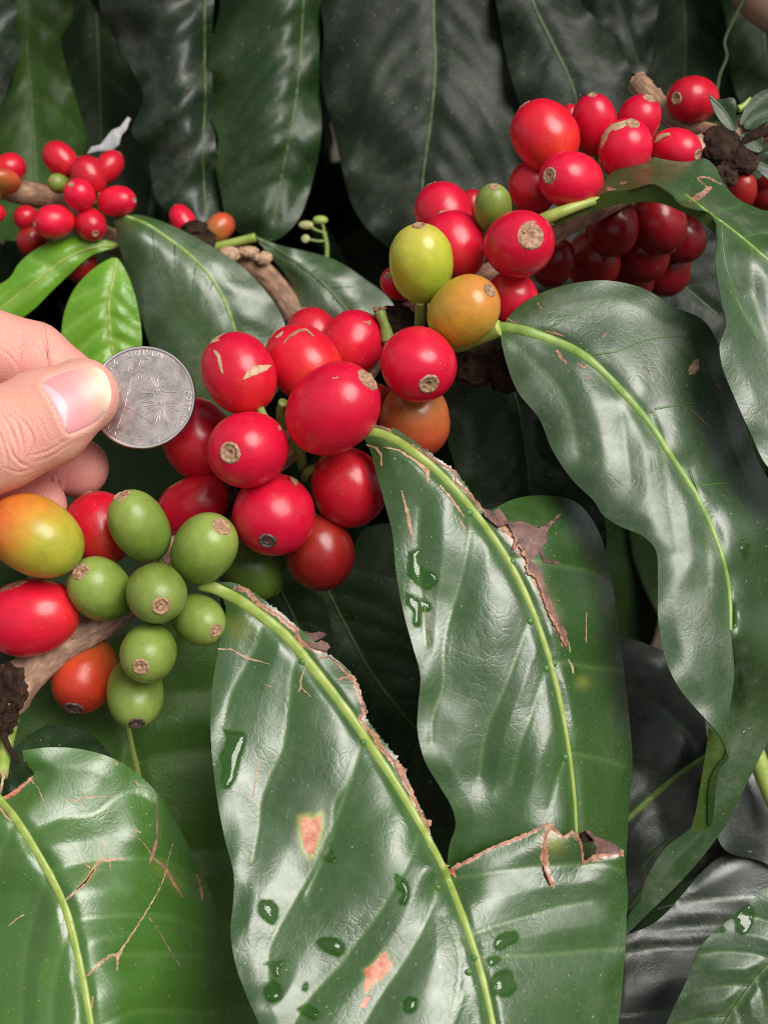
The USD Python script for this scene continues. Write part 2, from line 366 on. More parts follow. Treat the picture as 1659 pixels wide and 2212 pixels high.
plain('dry_white', (0.28, 0.29, 0.30), (0.5, 0.5, 0.5), 0.7, 300)
plain('bud_pale', (0.28, 0.30, 0.10), (0.42, 0.38, 0.18), 0.5, 300)
mat('water', {'t': ('transparent_bsdf', {'color': (0.93, 0.97, 0.91)}), 'g': ('glossy_bsdf', {'color': (1, 1, 1), 'roughness': 0.02}), 'f': ('fresnel', {'IOR': 1.5}), 'ge': ('geometry', {}), 'i': ('math', {'math_type': 'subtract', 'value1': 1.0}), 'x': ('math', {'math_type': 'multiply'}), 'm': ('mix_closure', {})},
    [('ge.backfacing', 'i.value2'), ('f.fac', 'x.value1'), ('i.value', 'x.value2'), ('x.value', 'm.fac'), ('t.BSDF', 'm.closure1'), ('g.BSDF', 'm.closure2')], 'm.closure')

def cherry_mat(name, stops, streak_=0.35, rough_=0.29, speck=0.3, dark=0.75):
    """Skin colour runs from the stalk to the calyx with fine meridian streaks, blotches and pale specks."""
    return mat(name, {
        'a': ('attribute', {'attribute': 'along'}), 'oi': ('object_info', {}),
        'g': ('texture_coordinate', {}),
        'n': ('noise_texture', {'scale': 110.0, 'detail': 3.0}),
        'k': ('math', {'math_type': 'multiply_add', 'value2': 0.5, 'value3': -0.25}),
        's': ('math', {'math_type': 'add'}),
        'r': ('rgb_ramp', {'ramp': stops}),
        'mp': ('mapping', {'scale': (1, 1, 0.07)}),
        'n2': ('noise_texture', {'scale': 1400.0, 'detail': 3.0, 'roughness': 0.6}),
        'sr': ('map_range', {'from_min': 0.35, 'from_max': 0.7, 'to_min': 0.0, 'to_max': streak_, 'clamp': True}),
        'dk': ('mix_color', {'blend_type': 'multiply', 'b': (dark, dark, dark)}),
        'n3': ('noise_texture', {'scale': 1500.0, 'detail': 1.0}),
        'pr': ('map_range', {'from_min': 0.735, 'from_max': 0.78, 'to_min': 0.0, 'to_max': speck, 'clamp': True}),
        'sp': ('mix_color', {'b': (0.62, 0.40, 0.25)}),
        'hv': ('map_range', {'to_min': 0.88, 'to_max': 1.1}),
        'h': ('hsv', {}),
        'n4': ('noise_texture', {'scale': 160.0, 'detail': 4.0}),
        'rg': ('map_range', {'from_min': 0.3, 'from_max': 0.7, 'to_min': rough_ - 0.06, 'to_max': rough_ + 0.08}),
        'mo': ('noise_texture', {'scale': 260.0, 'detail': 4.0, 'roughness': 0.6}), 'mr': ('map_range', {'from_min': 0.3, 'from_max': 0.7, 'to_min': 0.84, 'to_max': 1.06}), 'mv': ('math', {'math_type': 'multiply'}),
        'b': ('bump', {'strength': 0.12, 'distance': 0.0003}),
        'p': ('principled_bsdf', {'ior': 1.45, 'specular_ior_level': 0.5, 'subsurface_weight': 0.12, 'subsurface_scale': 0.002, 'subsurface_radius': (1.0, 0.25, 0.1)})},
        [('g.object', 'n.vector'), ('n.fac', 'k.value1'), ('a.fac', 's.value1'), ('k.value', 's.value2'), ('s.value', 'r.fac'),
         ('g.object', 'mp.vector'), ('mp.vector', 'n2.vector'), ('n2.fac', 'sr.value'), ('sr.result', 'dk.fac'), ('r.color', 'dk.a'),
         ('g.object', 'n3.vector'), ('n3.fac', 'pr.value'), ('pr.result', 'sp.fac'), ('dk.result', 'sp.a'), ('sp.result', 'h.color'),
         ('oi.random', 'hv.value'), ('g.object', 'mo.vector'), ('mo.fac', 'mr.value'), ('mr.result', 'mv.value1'), ('hv.result', 'mv.value2'), ('mv.value', 'h.value'), ('h.color', 'p.base_color'), ('g.object', 'n4.vector'), ('n4.fac', 'rg.value'), ('rg.result', 'p.roughness'),
         ('n2.fac', 'b.height'), ('b.normal', 'p.normal')])

cherry_mat('cherry_red', [(0, (0.68, 0.028, 0.020)), (0.3, (0.66, 0.009, 0.034)), (1, (0.60, 0.005, 0.036))])
cherry_mat('cherry_crimson', [(0, (0.52, 0.010, 0.020)), (1, (0.46, 0.006, 0.024))])
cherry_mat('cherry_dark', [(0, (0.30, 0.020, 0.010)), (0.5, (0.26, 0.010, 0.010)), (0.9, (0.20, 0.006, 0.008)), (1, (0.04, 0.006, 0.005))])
cherry_mat('cherry_maroon', [(0, (0.26, 0.008, 0.010)), (0.6, (0.20, 0.004, 0.009)), (1, (0.10, 0.004, 0.005))])  # red skin darkened: shade under the folded leaf put into the colour
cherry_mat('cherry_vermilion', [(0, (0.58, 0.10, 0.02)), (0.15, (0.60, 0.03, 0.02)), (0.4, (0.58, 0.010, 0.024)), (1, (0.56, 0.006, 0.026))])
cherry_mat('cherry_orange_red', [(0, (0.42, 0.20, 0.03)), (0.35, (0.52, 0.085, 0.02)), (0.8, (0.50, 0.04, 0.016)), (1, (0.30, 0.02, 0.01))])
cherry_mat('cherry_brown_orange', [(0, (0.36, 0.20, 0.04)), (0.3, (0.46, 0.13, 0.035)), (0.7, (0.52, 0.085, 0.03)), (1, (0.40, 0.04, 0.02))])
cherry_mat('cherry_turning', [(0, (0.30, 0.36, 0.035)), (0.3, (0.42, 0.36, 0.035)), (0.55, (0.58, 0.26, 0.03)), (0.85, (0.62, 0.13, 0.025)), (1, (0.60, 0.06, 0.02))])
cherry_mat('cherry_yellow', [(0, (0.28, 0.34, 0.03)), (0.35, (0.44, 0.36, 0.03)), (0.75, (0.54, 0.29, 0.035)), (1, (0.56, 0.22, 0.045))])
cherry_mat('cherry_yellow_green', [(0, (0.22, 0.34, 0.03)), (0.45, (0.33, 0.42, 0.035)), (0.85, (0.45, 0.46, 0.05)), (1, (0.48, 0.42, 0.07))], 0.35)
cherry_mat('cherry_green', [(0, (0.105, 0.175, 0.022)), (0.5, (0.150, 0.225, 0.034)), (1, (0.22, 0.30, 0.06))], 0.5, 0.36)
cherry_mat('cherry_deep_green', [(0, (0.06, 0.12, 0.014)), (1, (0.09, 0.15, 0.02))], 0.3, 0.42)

# ------------------------------------------------------------------ the ground and the mass of leaves far behind
g = trimesh.creation.box((60, 60, 0.02)); g.apply_translation((0, 10, -0.01))
gp = np.linspace(-30, 30, 41); gx, gy = np.meshgrid(gp, gp)
gz = 0.05 * (meshkit.fbm(np.stack([gx * 0.8, gy * 0.8, gx * 0], -1)) - 0.5)
idx = np.arange(41 * 41).reshape(41, 41)
gq = np.stack([idx[:-1, :-1], idx[:-1, 1:], idx[1:, 1:], idx[1:, :-1]], -1).reshape(-1, 4)
gpath = obj('/World', 'ground', (np.column_stack([gx.ravel(), gy.ravel(), gz.ravel()]), np.vstack([gq[:, [0, 1, 2]], gq[:, [0, 2, 3]]])), 'soil')
tag(stage.GetPrimAtPath(gpath), 'dark bare soil under the coffee bushes', kind='structure')

def simple_leaf(L, w, droop, seed):
    """A whole leaf lying along +x, in metres."""
    r = np.random.default_rng(seed); n = 16
    t = np.linspace(0, 1, n); half = w * np.sin(np.pi * t ** 0.85) ** 0.8 + 1e-4
    s = np.array([-1, -0.5, 0, 0.5, 1.0])
    x = np.repeat(t[:, None] * L, 5, 1); y = half[:, None] * s
    z = -droop * (t[:, None] ** 2) * L + 0.25 * np.abs(s) * half[:, None] + 0.004 * np.sin(9 * t[:, None] * 2 + s * 2 + r.uniform(0, 6)) * np.abs(s)
    v = np.stack([x, y, z], -1).reshape(-1, 3)
    i = np.arange(n * 5).reshape(n, 5)
    q = np.stack([i[:-1, :-1], i[1:, :-1], i[1:, 1:], i[:-1, 1:]], -1).reshape(-1, 4)
    return v, np.vstack([q[:, [0, 1, 2]], q[:, [0, 2, 3]]])

def euler(yaw, pitch, roll):
    return trimesh.transformations.euler_matrix(roll, pitch, yaw, 'sxyz')[:3, :3]

far = []
for k in range(620):
    L = rng.uniform(0.14, 0.21)
    v, f = simple_leaf(L, L * rng.uniform(0.18, 0.23), rng.uniform(0.1, 0.5), k)
    if k < 300:      # the bush behind
        Rm = euler(rng.uniform(0, 2 * np.pi), rng.uniform(0.6, 1.4), rng.uniform(-.5, .5))
        c = P(rng.uniform(-900, 2700), rng.uniform(-1100, 3000), rng.uniform(-3600, -2100))
    else:            # unseen crown leaves, added above the frame to shade the bush
        Rm = euler(rng.uniform(0, 2 * np.pi), rng.uniform(0.1, 0.9), rng.uniform(-.5, .5))
        dd = rng.uniform(-3600, -500)
        c = P(rng.uniform(-1500, 4600), rng.uniform(-2900, -1250), dd)
    far.append((v @ Rm.T + c, f))
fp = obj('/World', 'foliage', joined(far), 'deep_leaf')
tag(stage.GetPrimAtPath(fp), 'deep shaded mass of coffee leaves far behind the branches, with unseen crown leaves added overhead', kind='stuff')

# ------------------------------------------------------------------ leaves
def poly_dist(line):
    t = cKDTree(line[:, :2])
    return lambda p: t.query(p)[0]

class Leaf: pass

def tear(pg, lines, seed):
    """The polygon with its boundary ragged wherever it runs along one of the lines."""
    r = np.random.default_rng(seed + 90); L = pg.exterior.length; t = np.arange(0, L, 3.2)
    c = np.array([pg.exterior.interpolate(x).coords[0] for x in t])
    n = np.roll(c, -1, 0) - np.roll(c, 1, 0); n = np.column_stack([n[:, 1], -n[:, 0]]); n /= np.linalg.norm(n, axis=1, keepdims=True) + 1e-9
    d = shapely.distance(shapely.points(c), unary_union([LineString([q[:2] for q in x]) for x in lines]))
    j = r.normal(0, 1.3, len(c)) + np.where(r.random(len(c)) < 0.06, r.uniform(-8, 5, len(c)), 0)
    q = Polygon(c + n * (j * (d < 14))[:, None]).buffer(0)
    return q if q.geom_type == 'Polygon' else max(q.geoms, key=lambda g: g.area)

def auto_veins(mid, poly, n, ang=55, t0=0.1, t1=0.93, bend=0.9, sides=(-1, 1), margin=10):
    """Lateral veins that leave the midrib and bow towards the tip."""
    m = np.asarray(mid)[:, :2]; out = []
    inner = poly.buffer(-margin)
    seg = np.concatenate([[0], np.cumsum(np.linalg.norm(np.diff(m, axis=0), axis=1))])
    for side in sides:
        for k in range(n):
            s = (t0 + (t1 - t0) * (k + (0.35 if side > 0 else 0)) / n) * seg[-1]
            i = min(np.searchsorted(seg, s), len(m) - 2)
            p = m[i].copy(); tan = m[i + 1] - m[i]; tan /= np.linalg.norm(tan) + 1e-9
            a = math.radians(ang) * side; line = [p.copy()]
            L = 0
            for _ in range(120):
                aa = a * max(0.25, 1 - bend * L / 330)
                dirn = np.array([tan[0] * math.cos(aa) - tan[1] * math.sin(aa), tan[0] * math.sin(aa) + tan[1] * math.cos(aa)])
                p = p + dirn * 8; L += 8
                if L > 20 and not inner.contains(Point(p)): break
                line.append(p.copy())
            if len(line) > 6: out.append(np.array(line))
    return out

def leaf(parent, label, patches, mid, material, veins=None, nveins=7, ang=55, bend=0.9, t0=0.1, t1=0.93, sides=(-1, 1), mid_r=(9, 2.5), mid_mat='midrib_green', vein_mat='vein_green', h=8.0, groove=7.0, quilt=9.0,
         wave=4.0, und=5.0, th=3.0, extra=(), seed=0, vein_r=2.0, holes=(), name='leaf', ragged=None, show_mid=True, browns=(), halos=(), wets=()):
    """One leaf: patches are closed outlines of (u, v, d); the blade passes through their depths and the midrib's, with grooves at the veins."""
    lf = Leaf(); ms = spline(mid, 6)
    polys, outs = [], []
    for pt in patches:
        o = cornered(pt); outs.append(o)
        pg = Polygon(o[:, :2]).buffer(0)
        if pg.geom_type != 'Polygon': pg = max(pg.geoms, key=lambda q: q.area)
        polys.append(pg)
    if holes:
        polys[0] = polys[0].difference(unary_union([Polygon(x) for x in holes]))
    if veins is None: vl = auto_veins(ms, polys[0], nveins, ang, t0, t1, bend, sides)
    else: vl = [spline(x, 6)[:, :2] for x in veins]
    dm = poly_dist(ms)
    dv = poly_dist(np.vstack(vl)) if vl else (lambda p: np.full(len(p), 1e3))
    rbfs = []
    for k, pt in enumerate(patches):
        c = [q[:3] for q in pt]
        if k == 0 or len(patches) == 1 or True:
            c = c + [q[:3] for q in mid if polys[k].buffer(12).contains(Point(q[0], q[1]))]
        c = c + [q for q in extra if polys[k].buffer(1).contains(Point(q[0], q[1]))]
        c = np.array(c, float); _, keep = np.unique(np.round(c[:, :2] / 3), axis=0, return_index=True); c = c[np.sort(keep)]
        rbfs.append(RBFInterpolator(c[:, :2] / 400, c[:, 2], kernel='thin_plate_spline', smoothing=2e-4))
    def depth(u, v, k=0, fine=True):
        p = np.column_stack([np.atleast_1d(u), np.atleast_1d(v)]).astype(float)
        d = rbfs[k](p / 400)
        a, b = dm(p), dv(p)
        e = shapely.distance(shapely.points(p), polys[k].boundary)
        d = d - groove * np.exp(-(a / 16) ** 2) + quilt * (1 - np.exp(-(b / 38) ** 2)) * np.clip(e / 40, 0, 1) * np.clip(a / 20, 0.2, 1) - 0.22 * quilt * np.exp(-(b / 6) ** 2)
        q = np.column_stack([p / 95, np.full(len(p), 3.1 * seed)])
        d = d + und * 2 * (meshkit.noise(q, seed) - 0.5) + und * 0.2 * (meshkit.noise(q * 3.3, seed + 5) - 0.5)
        d = d + wave * np.exp(-(e / 34) ** 2) * np.sin((p[:, 0] * 0.8 + p[:, 1]) / 27.0 + seed)
        return d
    parts, veinv, bv, hv, wv = [], [], [], [], []
    for k, pg in enumerate(polys):
        pg2 = pg if not ragged or k else tear(pg, ragged, seed)
        p, t = tri_fill(pg2, h) if not any(kk == k for _, kk in wets) else tri_fill(pg2, 5.0)
        d = depth(p[:, 0], p[:, 1], k)
        V, F, src = solidify(P(p[:, 0], p[:, 1], d), t, th * K)
        vv = np.maximum(0.75 * np.exp(-(dm(p) / 15) ** 2), np.exp(-(dv(p) / 6) ** 2))
        br = np.zeros(len(p)); ha = np.zeros(len(p)); sp_ = shapely.points(p)
        for ln, w in browns: br = np.maximum(br, np.clip(1 - shapely.distance(sp_, LineString([q[:2] for q in ln])) / w, 0, 1))
        for gm, w, amt in halos: ha = np.maximum(ha, amt * np.exp(-(shapely.distance(sp_, gm) / w) ** 2))
        parts.append((V, F)); veinv.append(vv[src]); bv.append(br[src]); hv.append(ha[src])
        we = np.zeros(len(p))
        for gm, kk in wets:
            if kk == k: we = np.maximum(we, np.clip(1 - shapely.distance(sp_, gm) / 4, 0, 1))
        wv.append(we[src])
    V, F = joined(parts)
    lf.path = obj(parent, name, (V, F), material, True, label, {'vein': np.concatenate(veinv), 'brown': np.concatenate(bv), 'halo': np.concatenate(hv), 'wet': np.concatenate(wv)})
    lf.depth, lf.poly, lf.polys = depth, polys[0], polys
    if show_mid:
        inside = np.array([any(pg.buffer(14).contains(Point(q[0], q[1])) for pg in polys) for q in ms])
        n = len(ms); tt = np.linspace(0, 1, n)
        kbest = np.array([next((k for k, pg in enumerate(polys) if pg.buffer(4).contains(Point(q[0], q[1]))), 0) for q in ms])
        dd = np.array([depth(ms[i, 0], ms[i, 1], kbest[i])[0] for i in range(n)])
        r = mid_r[0] + (mid_r[1] - mid_r[0]) * tt ** 0.8
        r = 0.78 * r * (1 + 0.03 * np.sin(np.arange(n) * 0.31 + seed) + 0.025 * np.sin(np.arange(n) * 0.77))
        obj(lf.path, 'midrib', tube(np.column_stack([ms[:, :2], dd + 1.0]), r, 10, 0.55), mid_mat)
    for x in vl:
        if len(x) < 4: continue
        dd = depth(x[:, 0], x[:, 1]); tt = np.linspace(0, 1, len(x))
        obj(lf.path, 'lateral_vein', tube(np.column_stack([x, dd - 0.5]), vein_r * (1 - 0.65 * tt), 6, 0.6), vein_mat)
    return lf

def patch(lf, name, poly, material, offset=1.0, ragged=0.0, label=None, h=3.5, seed=1, curl=None, k=0, clip=True, th=1.0):
    if not isinstance(poly, (Polygon, shapely.geometry.MultiPolygon)): poly = Polygon(poly)
    poly = poly.buffer(0)
    if ragged: poly = rough(poly, ragged, 4, seed)
    if clip: poly = poly.intersection(lf.polys[k].buffer(2))
    gs = [q for q in getattr(poly, 'geoms', [poly]) if q.geom_type == 'Polygon' and q.area > 14]
    if not gs: return
    try:
        mesh = drape(lambda u, v: lf.depth(u, v, k), unary_union(gs), offset, th, h, curl=curl)
    except ValueError:
        return
    return obj(lf.path, name, mesh, material, True, label)

def wet_shape(poly):
    pg = Polygon(spline(poly, 4, closed=True)).buffer(0)
    pg = rough(pg, 0.9, 5, int(pg.area) % 97).buffer(1.5).buffer(-1.5)
    return pg if pg.geom_type == 'Polygon' else max(pg.geoms, key=lambda q: q.area)

def water(lf, poly, label, dome=9.0, k=0):
    pg = wet_shape(poly).intersection(lf.polys[k].buffer(-2))
    if pg.geom_type != 'Polygon': pg = max(pg.geoms, key=lambda q: q.area)
    p, t = tri_fill(pg, 3.0)
    e = shapely.distance(shapely.points(p), pg.boundary)
    R = max(6.0, min(24.0, e.max()))
    prof = np.sqrt(np.clip(1 - (1 - np.clip(e / R, 0, 1)) ** 2, 0, 1))
    base = lf.depth(p[:, 0], p[:, 1], k) + 0.6
    top = P(p[:, 0], p[:, 1], base + 0.3 + dome * prof)
    bot = P(p[:, 0], p[:, 1], base)
    N = len(p)
    ee = np.vstack([t[:, [0, 1]], t[:, [1, 2]], t[:, [2, 0]]]); key = np.sort(ee, 1)
    _, inv, cnt = np.unique(key, axis=0, return_inverse=True, return_counts=True); b = ee[cnt[inv.ravel()] == 1]
    rim = np.vstack([np.column_stack([b[:, 1], b[:, 0], b[:, 0] + N]), np.column_stack([b[:, 1], b[:, 0] + N, b[:, 1] + N])])
    path = obj('/World', 'water_drop', (np.vstack([top, bot]), np.vstack([t, t[:, ::-1] + N, rim])), 'water')
    tag(stage.GetPrimAtPath(path), label, 'water drop')
# ------------------------------------------------------------------ where water lies on the leaves
WATER = {'B': [], 'C': [], 'D': [], 'leafJ': []}
def w_(key, poly, label, dome=9, k=0): WATER[key].append((poly, label, dome, k))
w_('B', Z3([(190, 1180), (240, 1200), (320, 1205), (335, 1250), (300, 1370), (285, 1450), (268, 1500), (215, 1555), (180, 1510), (192, 1430), (172, 1360), (200, 1290), (215, 1230)]), 'long wet streak near the left edge of the bottom centre leaf', 9)
w_('B', Z4([(415, 905), (450, 890), (525, 930), (510, 1045), (435, 1010), (410, 960)]), 'water drop near the left edge of the bottom centre leaf, below the long streak', 10)
w_('B', Z4([(765, 1150), (820, 1130), (910, 1140), (942, 1180), (918, 1240), (840, 1225), (790, 1190)]), 'wide water drop in the middle of the bottom centre leaf', 12)
w_('B', Z4([(445, 1290), (500, 1275), (572, 1275), (545, 1320), (540, 1370), (505, 1372), (482, 1310)]), 'thin wet patch just above the teardrop at lower left of the big leaf', 4)
w_('B', Z4([(500, 1385), (545, 1430), (560, 1490), (520, 1530), (460, 1510), (447, 1450), (475, 1410)]), 'teardrop shaped water bead at the lower left of the big leaf', 14)
w_('B', Z4([(685, 1425), (705, 1405), (718, 1425), (708, 1460), (685, 1455)]), 'smallest water bead low on the bottom centre leaf', 8)
w_('B', Z4([(650, 1570), (720, 1540), (790, 1600), (760, 1640), (700, 1612)]), 'water drop at the bottom edge of the picture on the big leaf', 11)
w_('B', Z4([(1255, 740), (1330, 790), (1340, 880), (1312, 935), (1280, 912), (1300, 860), (1265, 820)]), 'curved water drop beside the midrib of the bottom centre leaf', 9)
w_('B', Z4([(862, 540), (870, 600), (887, 670), (832, 652), (802, 640), (850, 600)]), 'thin wet smear below the upper orange spot', 4)
w_('B', Z4([(1310, 1520), (1340, 1495), (1392, 1510), (1380, 1580), (1322, 1600)]), 'water bead near the bottom left of the yellow midrib', 10)
w_('B', Z6([(425, 1370), (470, 1340), (530, 1340), (550, 1410), (572, 1440), (505, 1502), (430, 1480), (415, 1420)]), 'large water drop low on the right half of the bottom centre leaf', 12)
w_('B', Z6([(440, 1150), (500, 1110), (570, 1112), (575, 1160), (520, 1190), (462, 1220), (430, 1190)]), 'irregular wet patch on the right half of the bottom centre leaf', 4)
w_('B', Z6([(390, 1260), (470, 1255), (450, 1300), (400, 1312)]), 'small wet patch on a side vein of the right half', 4)
w_('C', Z5([(160, 330), (215, 310), (220, 400), (260, 440), (320, 470), (325, 520), (262, 560), (220, 540), (150, 470), (150, 400)]), 'upper wet patch on the left half of the torn leaf', 5)
w_('C', Z5([(140, 580), (200, 602), (280, 640), (290, 690), (240, 692), (220, 790), (182, 780), (180, 700), (135, 640)]), 'lower wet patch on the left half of the torn leaf', 5)
w_('leafJ', ZR([(575, 1705), (600, 1690), (690, 1702), (730, 1665), (800, 1680), (810, 1720), (780, 1800), (730, 1798), (720, 1740), (655, 1752), (680, 1790), (600, 1790)]), 'ragged wet patch on the leaf in the bottom right corner', 5)
w_('D', ZR([(742, 600), (758, 600), (760, 680), (775, 720), (765, 775), (740, 778), (722, 700), (745, 680)]), 'long hanging water drop at the right edge of the big right leaf', 9, 1)
w_('D', ZR([(752, 10), (785, 20), (790, 70), (770, 105), (755, 80)]), 'water smear high on the right half of the big right leaf', 6, 1)
WET = {k: [(wet_shape(p_), kk) for p_, _, _, kk in v] for k, v in WATER.items()}

# ------------------------------------------------------------------ the shrub that hangs behind everything
bush = thing('coffee_shrub', 'shaded coffee shrub whose long dark leaves hang across the whole upper background', 'coffee shrub', P(800, 200, -1300))
def bg(label, outline, mid, material, d, parent=bush, **kw):
    """A background leaf whose points may leave out their depth."""
    f = lambda q: (q[0], q[1], (q[2] if len(q) > 2 and q[2] is not None else d), *(q[3:]))
    o = dict(h=13.0, mid_r=(5, 2.5), mid_mat='midrib_dull', vein_mat='vein_dull', groove=8, quilt=10, wave=22, und=14, seed=int(outline[0][0] * 7 + outline[0][1]) % 53, vein_r=2.4)
    o.update(kw)
    return leaf(parent, label, [[f(q) for q in outline]], [f(q) for q in mid], material, **o)

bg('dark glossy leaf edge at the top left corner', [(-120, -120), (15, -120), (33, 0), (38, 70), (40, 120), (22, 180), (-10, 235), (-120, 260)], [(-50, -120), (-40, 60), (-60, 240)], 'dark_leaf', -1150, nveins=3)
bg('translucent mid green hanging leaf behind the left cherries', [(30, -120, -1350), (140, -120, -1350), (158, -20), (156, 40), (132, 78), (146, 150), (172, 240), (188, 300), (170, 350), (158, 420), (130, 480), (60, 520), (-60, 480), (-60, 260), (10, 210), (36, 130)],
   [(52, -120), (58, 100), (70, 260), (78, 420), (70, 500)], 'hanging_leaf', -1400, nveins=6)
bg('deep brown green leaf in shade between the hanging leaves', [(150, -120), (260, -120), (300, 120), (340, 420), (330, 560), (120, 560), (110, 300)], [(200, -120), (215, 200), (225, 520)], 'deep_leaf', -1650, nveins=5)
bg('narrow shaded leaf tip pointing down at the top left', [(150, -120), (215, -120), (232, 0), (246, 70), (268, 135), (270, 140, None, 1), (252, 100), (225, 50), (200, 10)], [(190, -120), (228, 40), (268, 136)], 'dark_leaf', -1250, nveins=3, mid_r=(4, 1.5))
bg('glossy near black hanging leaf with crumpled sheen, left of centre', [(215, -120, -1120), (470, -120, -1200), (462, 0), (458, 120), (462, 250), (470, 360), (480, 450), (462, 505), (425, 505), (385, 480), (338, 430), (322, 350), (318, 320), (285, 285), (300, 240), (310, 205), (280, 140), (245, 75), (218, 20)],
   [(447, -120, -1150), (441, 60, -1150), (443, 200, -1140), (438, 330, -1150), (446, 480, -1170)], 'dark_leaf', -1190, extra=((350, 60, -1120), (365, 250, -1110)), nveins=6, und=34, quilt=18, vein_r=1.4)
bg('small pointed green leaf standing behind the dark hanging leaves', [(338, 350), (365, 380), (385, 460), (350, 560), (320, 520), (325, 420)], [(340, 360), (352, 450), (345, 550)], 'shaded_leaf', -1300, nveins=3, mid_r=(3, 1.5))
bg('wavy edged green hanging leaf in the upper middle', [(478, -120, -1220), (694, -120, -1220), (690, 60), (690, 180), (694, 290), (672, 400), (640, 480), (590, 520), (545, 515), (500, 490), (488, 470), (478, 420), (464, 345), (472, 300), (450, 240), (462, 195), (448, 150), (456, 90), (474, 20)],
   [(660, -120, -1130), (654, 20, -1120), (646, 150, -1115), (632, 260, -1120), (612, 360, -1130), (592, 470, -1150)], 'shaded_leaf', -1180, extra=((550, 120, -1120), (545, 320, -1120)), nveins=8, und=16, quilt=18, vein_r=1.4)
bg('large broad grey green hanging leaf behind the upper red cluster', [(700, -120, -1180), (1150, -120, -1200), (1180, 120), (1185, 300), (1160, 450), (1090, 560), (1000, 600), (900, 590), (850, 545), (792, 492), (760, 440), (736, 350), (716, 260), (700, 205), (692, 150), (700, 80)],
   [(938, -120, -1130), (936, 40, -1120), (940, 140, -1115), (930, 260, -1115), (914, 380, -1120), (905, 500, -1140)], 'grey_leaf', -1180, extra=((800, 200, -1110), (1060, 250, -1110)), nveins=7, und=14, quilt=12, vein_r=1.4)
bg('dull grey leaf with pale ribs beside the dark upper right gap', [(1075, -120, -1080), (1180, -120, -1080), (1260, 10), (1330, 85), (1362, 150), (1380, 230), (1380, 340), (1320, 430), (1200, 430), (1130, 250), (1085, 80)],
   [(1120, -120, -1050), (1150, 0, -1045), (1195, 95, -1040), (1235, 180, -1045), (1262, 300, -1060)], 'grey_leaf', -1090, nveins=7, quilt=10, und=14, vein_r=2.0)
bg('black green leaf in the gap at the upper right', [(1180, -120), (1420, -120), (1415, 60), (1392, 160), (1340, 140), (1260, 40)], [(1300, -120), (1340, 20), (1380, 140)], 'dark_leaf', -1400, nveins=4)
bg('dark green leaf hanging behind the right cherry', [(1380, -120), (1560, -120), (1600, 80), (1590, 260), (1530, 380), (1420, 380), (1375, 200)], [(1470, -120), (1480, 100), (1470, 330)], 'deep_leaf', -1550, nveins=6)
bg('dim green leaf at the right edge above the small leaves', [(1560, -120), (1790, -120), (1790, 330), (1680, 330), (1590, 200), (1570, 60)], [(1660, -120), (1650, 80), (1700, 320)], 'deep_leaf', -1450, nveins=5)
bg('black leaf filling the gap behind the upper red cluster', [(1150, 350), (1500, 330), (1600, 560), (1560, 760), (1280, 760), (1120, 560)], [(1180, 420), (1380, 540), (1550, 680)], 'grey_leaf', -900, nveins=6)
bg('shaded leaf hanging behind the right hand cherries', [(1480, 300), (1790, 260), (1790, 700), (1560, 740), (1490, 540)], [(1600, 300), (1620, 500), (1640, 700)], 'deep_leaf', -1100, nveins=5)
obj(bush, 'stem', tube(spline([(1560, -120, -1300), (1620, -10, -1290), (1690, 45, -1280), (1820, 100, -1270)]), 36, 14), 'bark_tan')
obj(bush, 'tendril', tube(spline([(1610, -10, -1250), (1585, 40, -1250), (1565, 90, -1250), (1570, 120, -1250), (1555, 160, -1250), (1545, 220, -1250)]), 3.0, 6), 'midrib_dull')

# ------------------------------------------------------------------ dark leaves under the branch
low = thing('coffee_shrub', 'lower coffee shrub whose broad leaves fill the gaps under the fruit', 'coffee shrub', P(900, 1900, -450))
LOWKW = dict(parent=low)
bg('mid green leaf with level side veins under the green cherries', [(20, 1480, -260), (150, 1400, -270), (330, 1360, -280), (480, 1330, -290), (620, 1400, -300), (640, 1700, -320), (620, 2000, -310), (600, 2330, -280), (300, 2400, -260), (20, 2200, -230), (-60, 1800, -230)],
   [(262, 1480, -262), (280, 1590, -258), (300, 1680, -258), (330, 1860, -258), (380, 2050, -258), (450, 2330, -255)], 'soft_leaf', -280, parent=low, mid_mat='petiole_green', vein_mat='midrib_dull', mid_r=(9, 5), groove=5, quilt=16, und=8, h=10, vein_r=3.2,
   veins=[[(300, 1642), (370, 1628), (470, 1622), (600, 1640)], [(290, 1520), (380, 1500), (480, 1490), (600, 1500)], [(330, 1860), (420, 1840), (500, 1838), (600, 1850)], [(350, 1960), (440, 1985), (500, 1995), (590, 2010)], [(276, 1580), (250, 1600), (215, 1640), (190, 1680)], [(262, 1490), (180, 1510), (110, 1550), (60, 1600)], [(400, 2120), (470, 2110), (560, 2120)]])
bg('small rounded green leaf tucked behind the torn leaf at left', [(20, 1640), (60, 1590), (110, 1568), (170, 1575), (220, 1610), (270, 1680), (280, 1800), (150, 1850), (20, 1800)], [(40, 1700), (110, 1660), (200, 1700)], 'shaded_leaf', -130, parent=low, nveins=4, mid_r=(4, 2), wave=4, quilt=8, h=9)
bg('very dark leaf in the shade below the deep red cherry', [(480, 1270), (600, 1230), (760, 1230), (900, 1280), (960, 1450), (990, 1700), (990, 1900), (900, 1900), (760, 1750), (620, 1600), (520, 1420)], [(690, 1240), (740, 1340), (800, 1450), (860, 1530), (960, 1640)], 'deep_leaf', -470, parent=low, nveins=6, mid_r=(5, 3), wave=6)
bg('second dark leaf between the two torn leaves', [(560, 1270), (640, 1260), (700, 1300), (715, 1420), (700, 1560), (640, 1560), (580, 1450)], [(600, 1260), (660, 1400), (680, 1540)], 'deep_leaf', -400, parent=low, nveins=4, mid_r=(4, 2), wave=5)
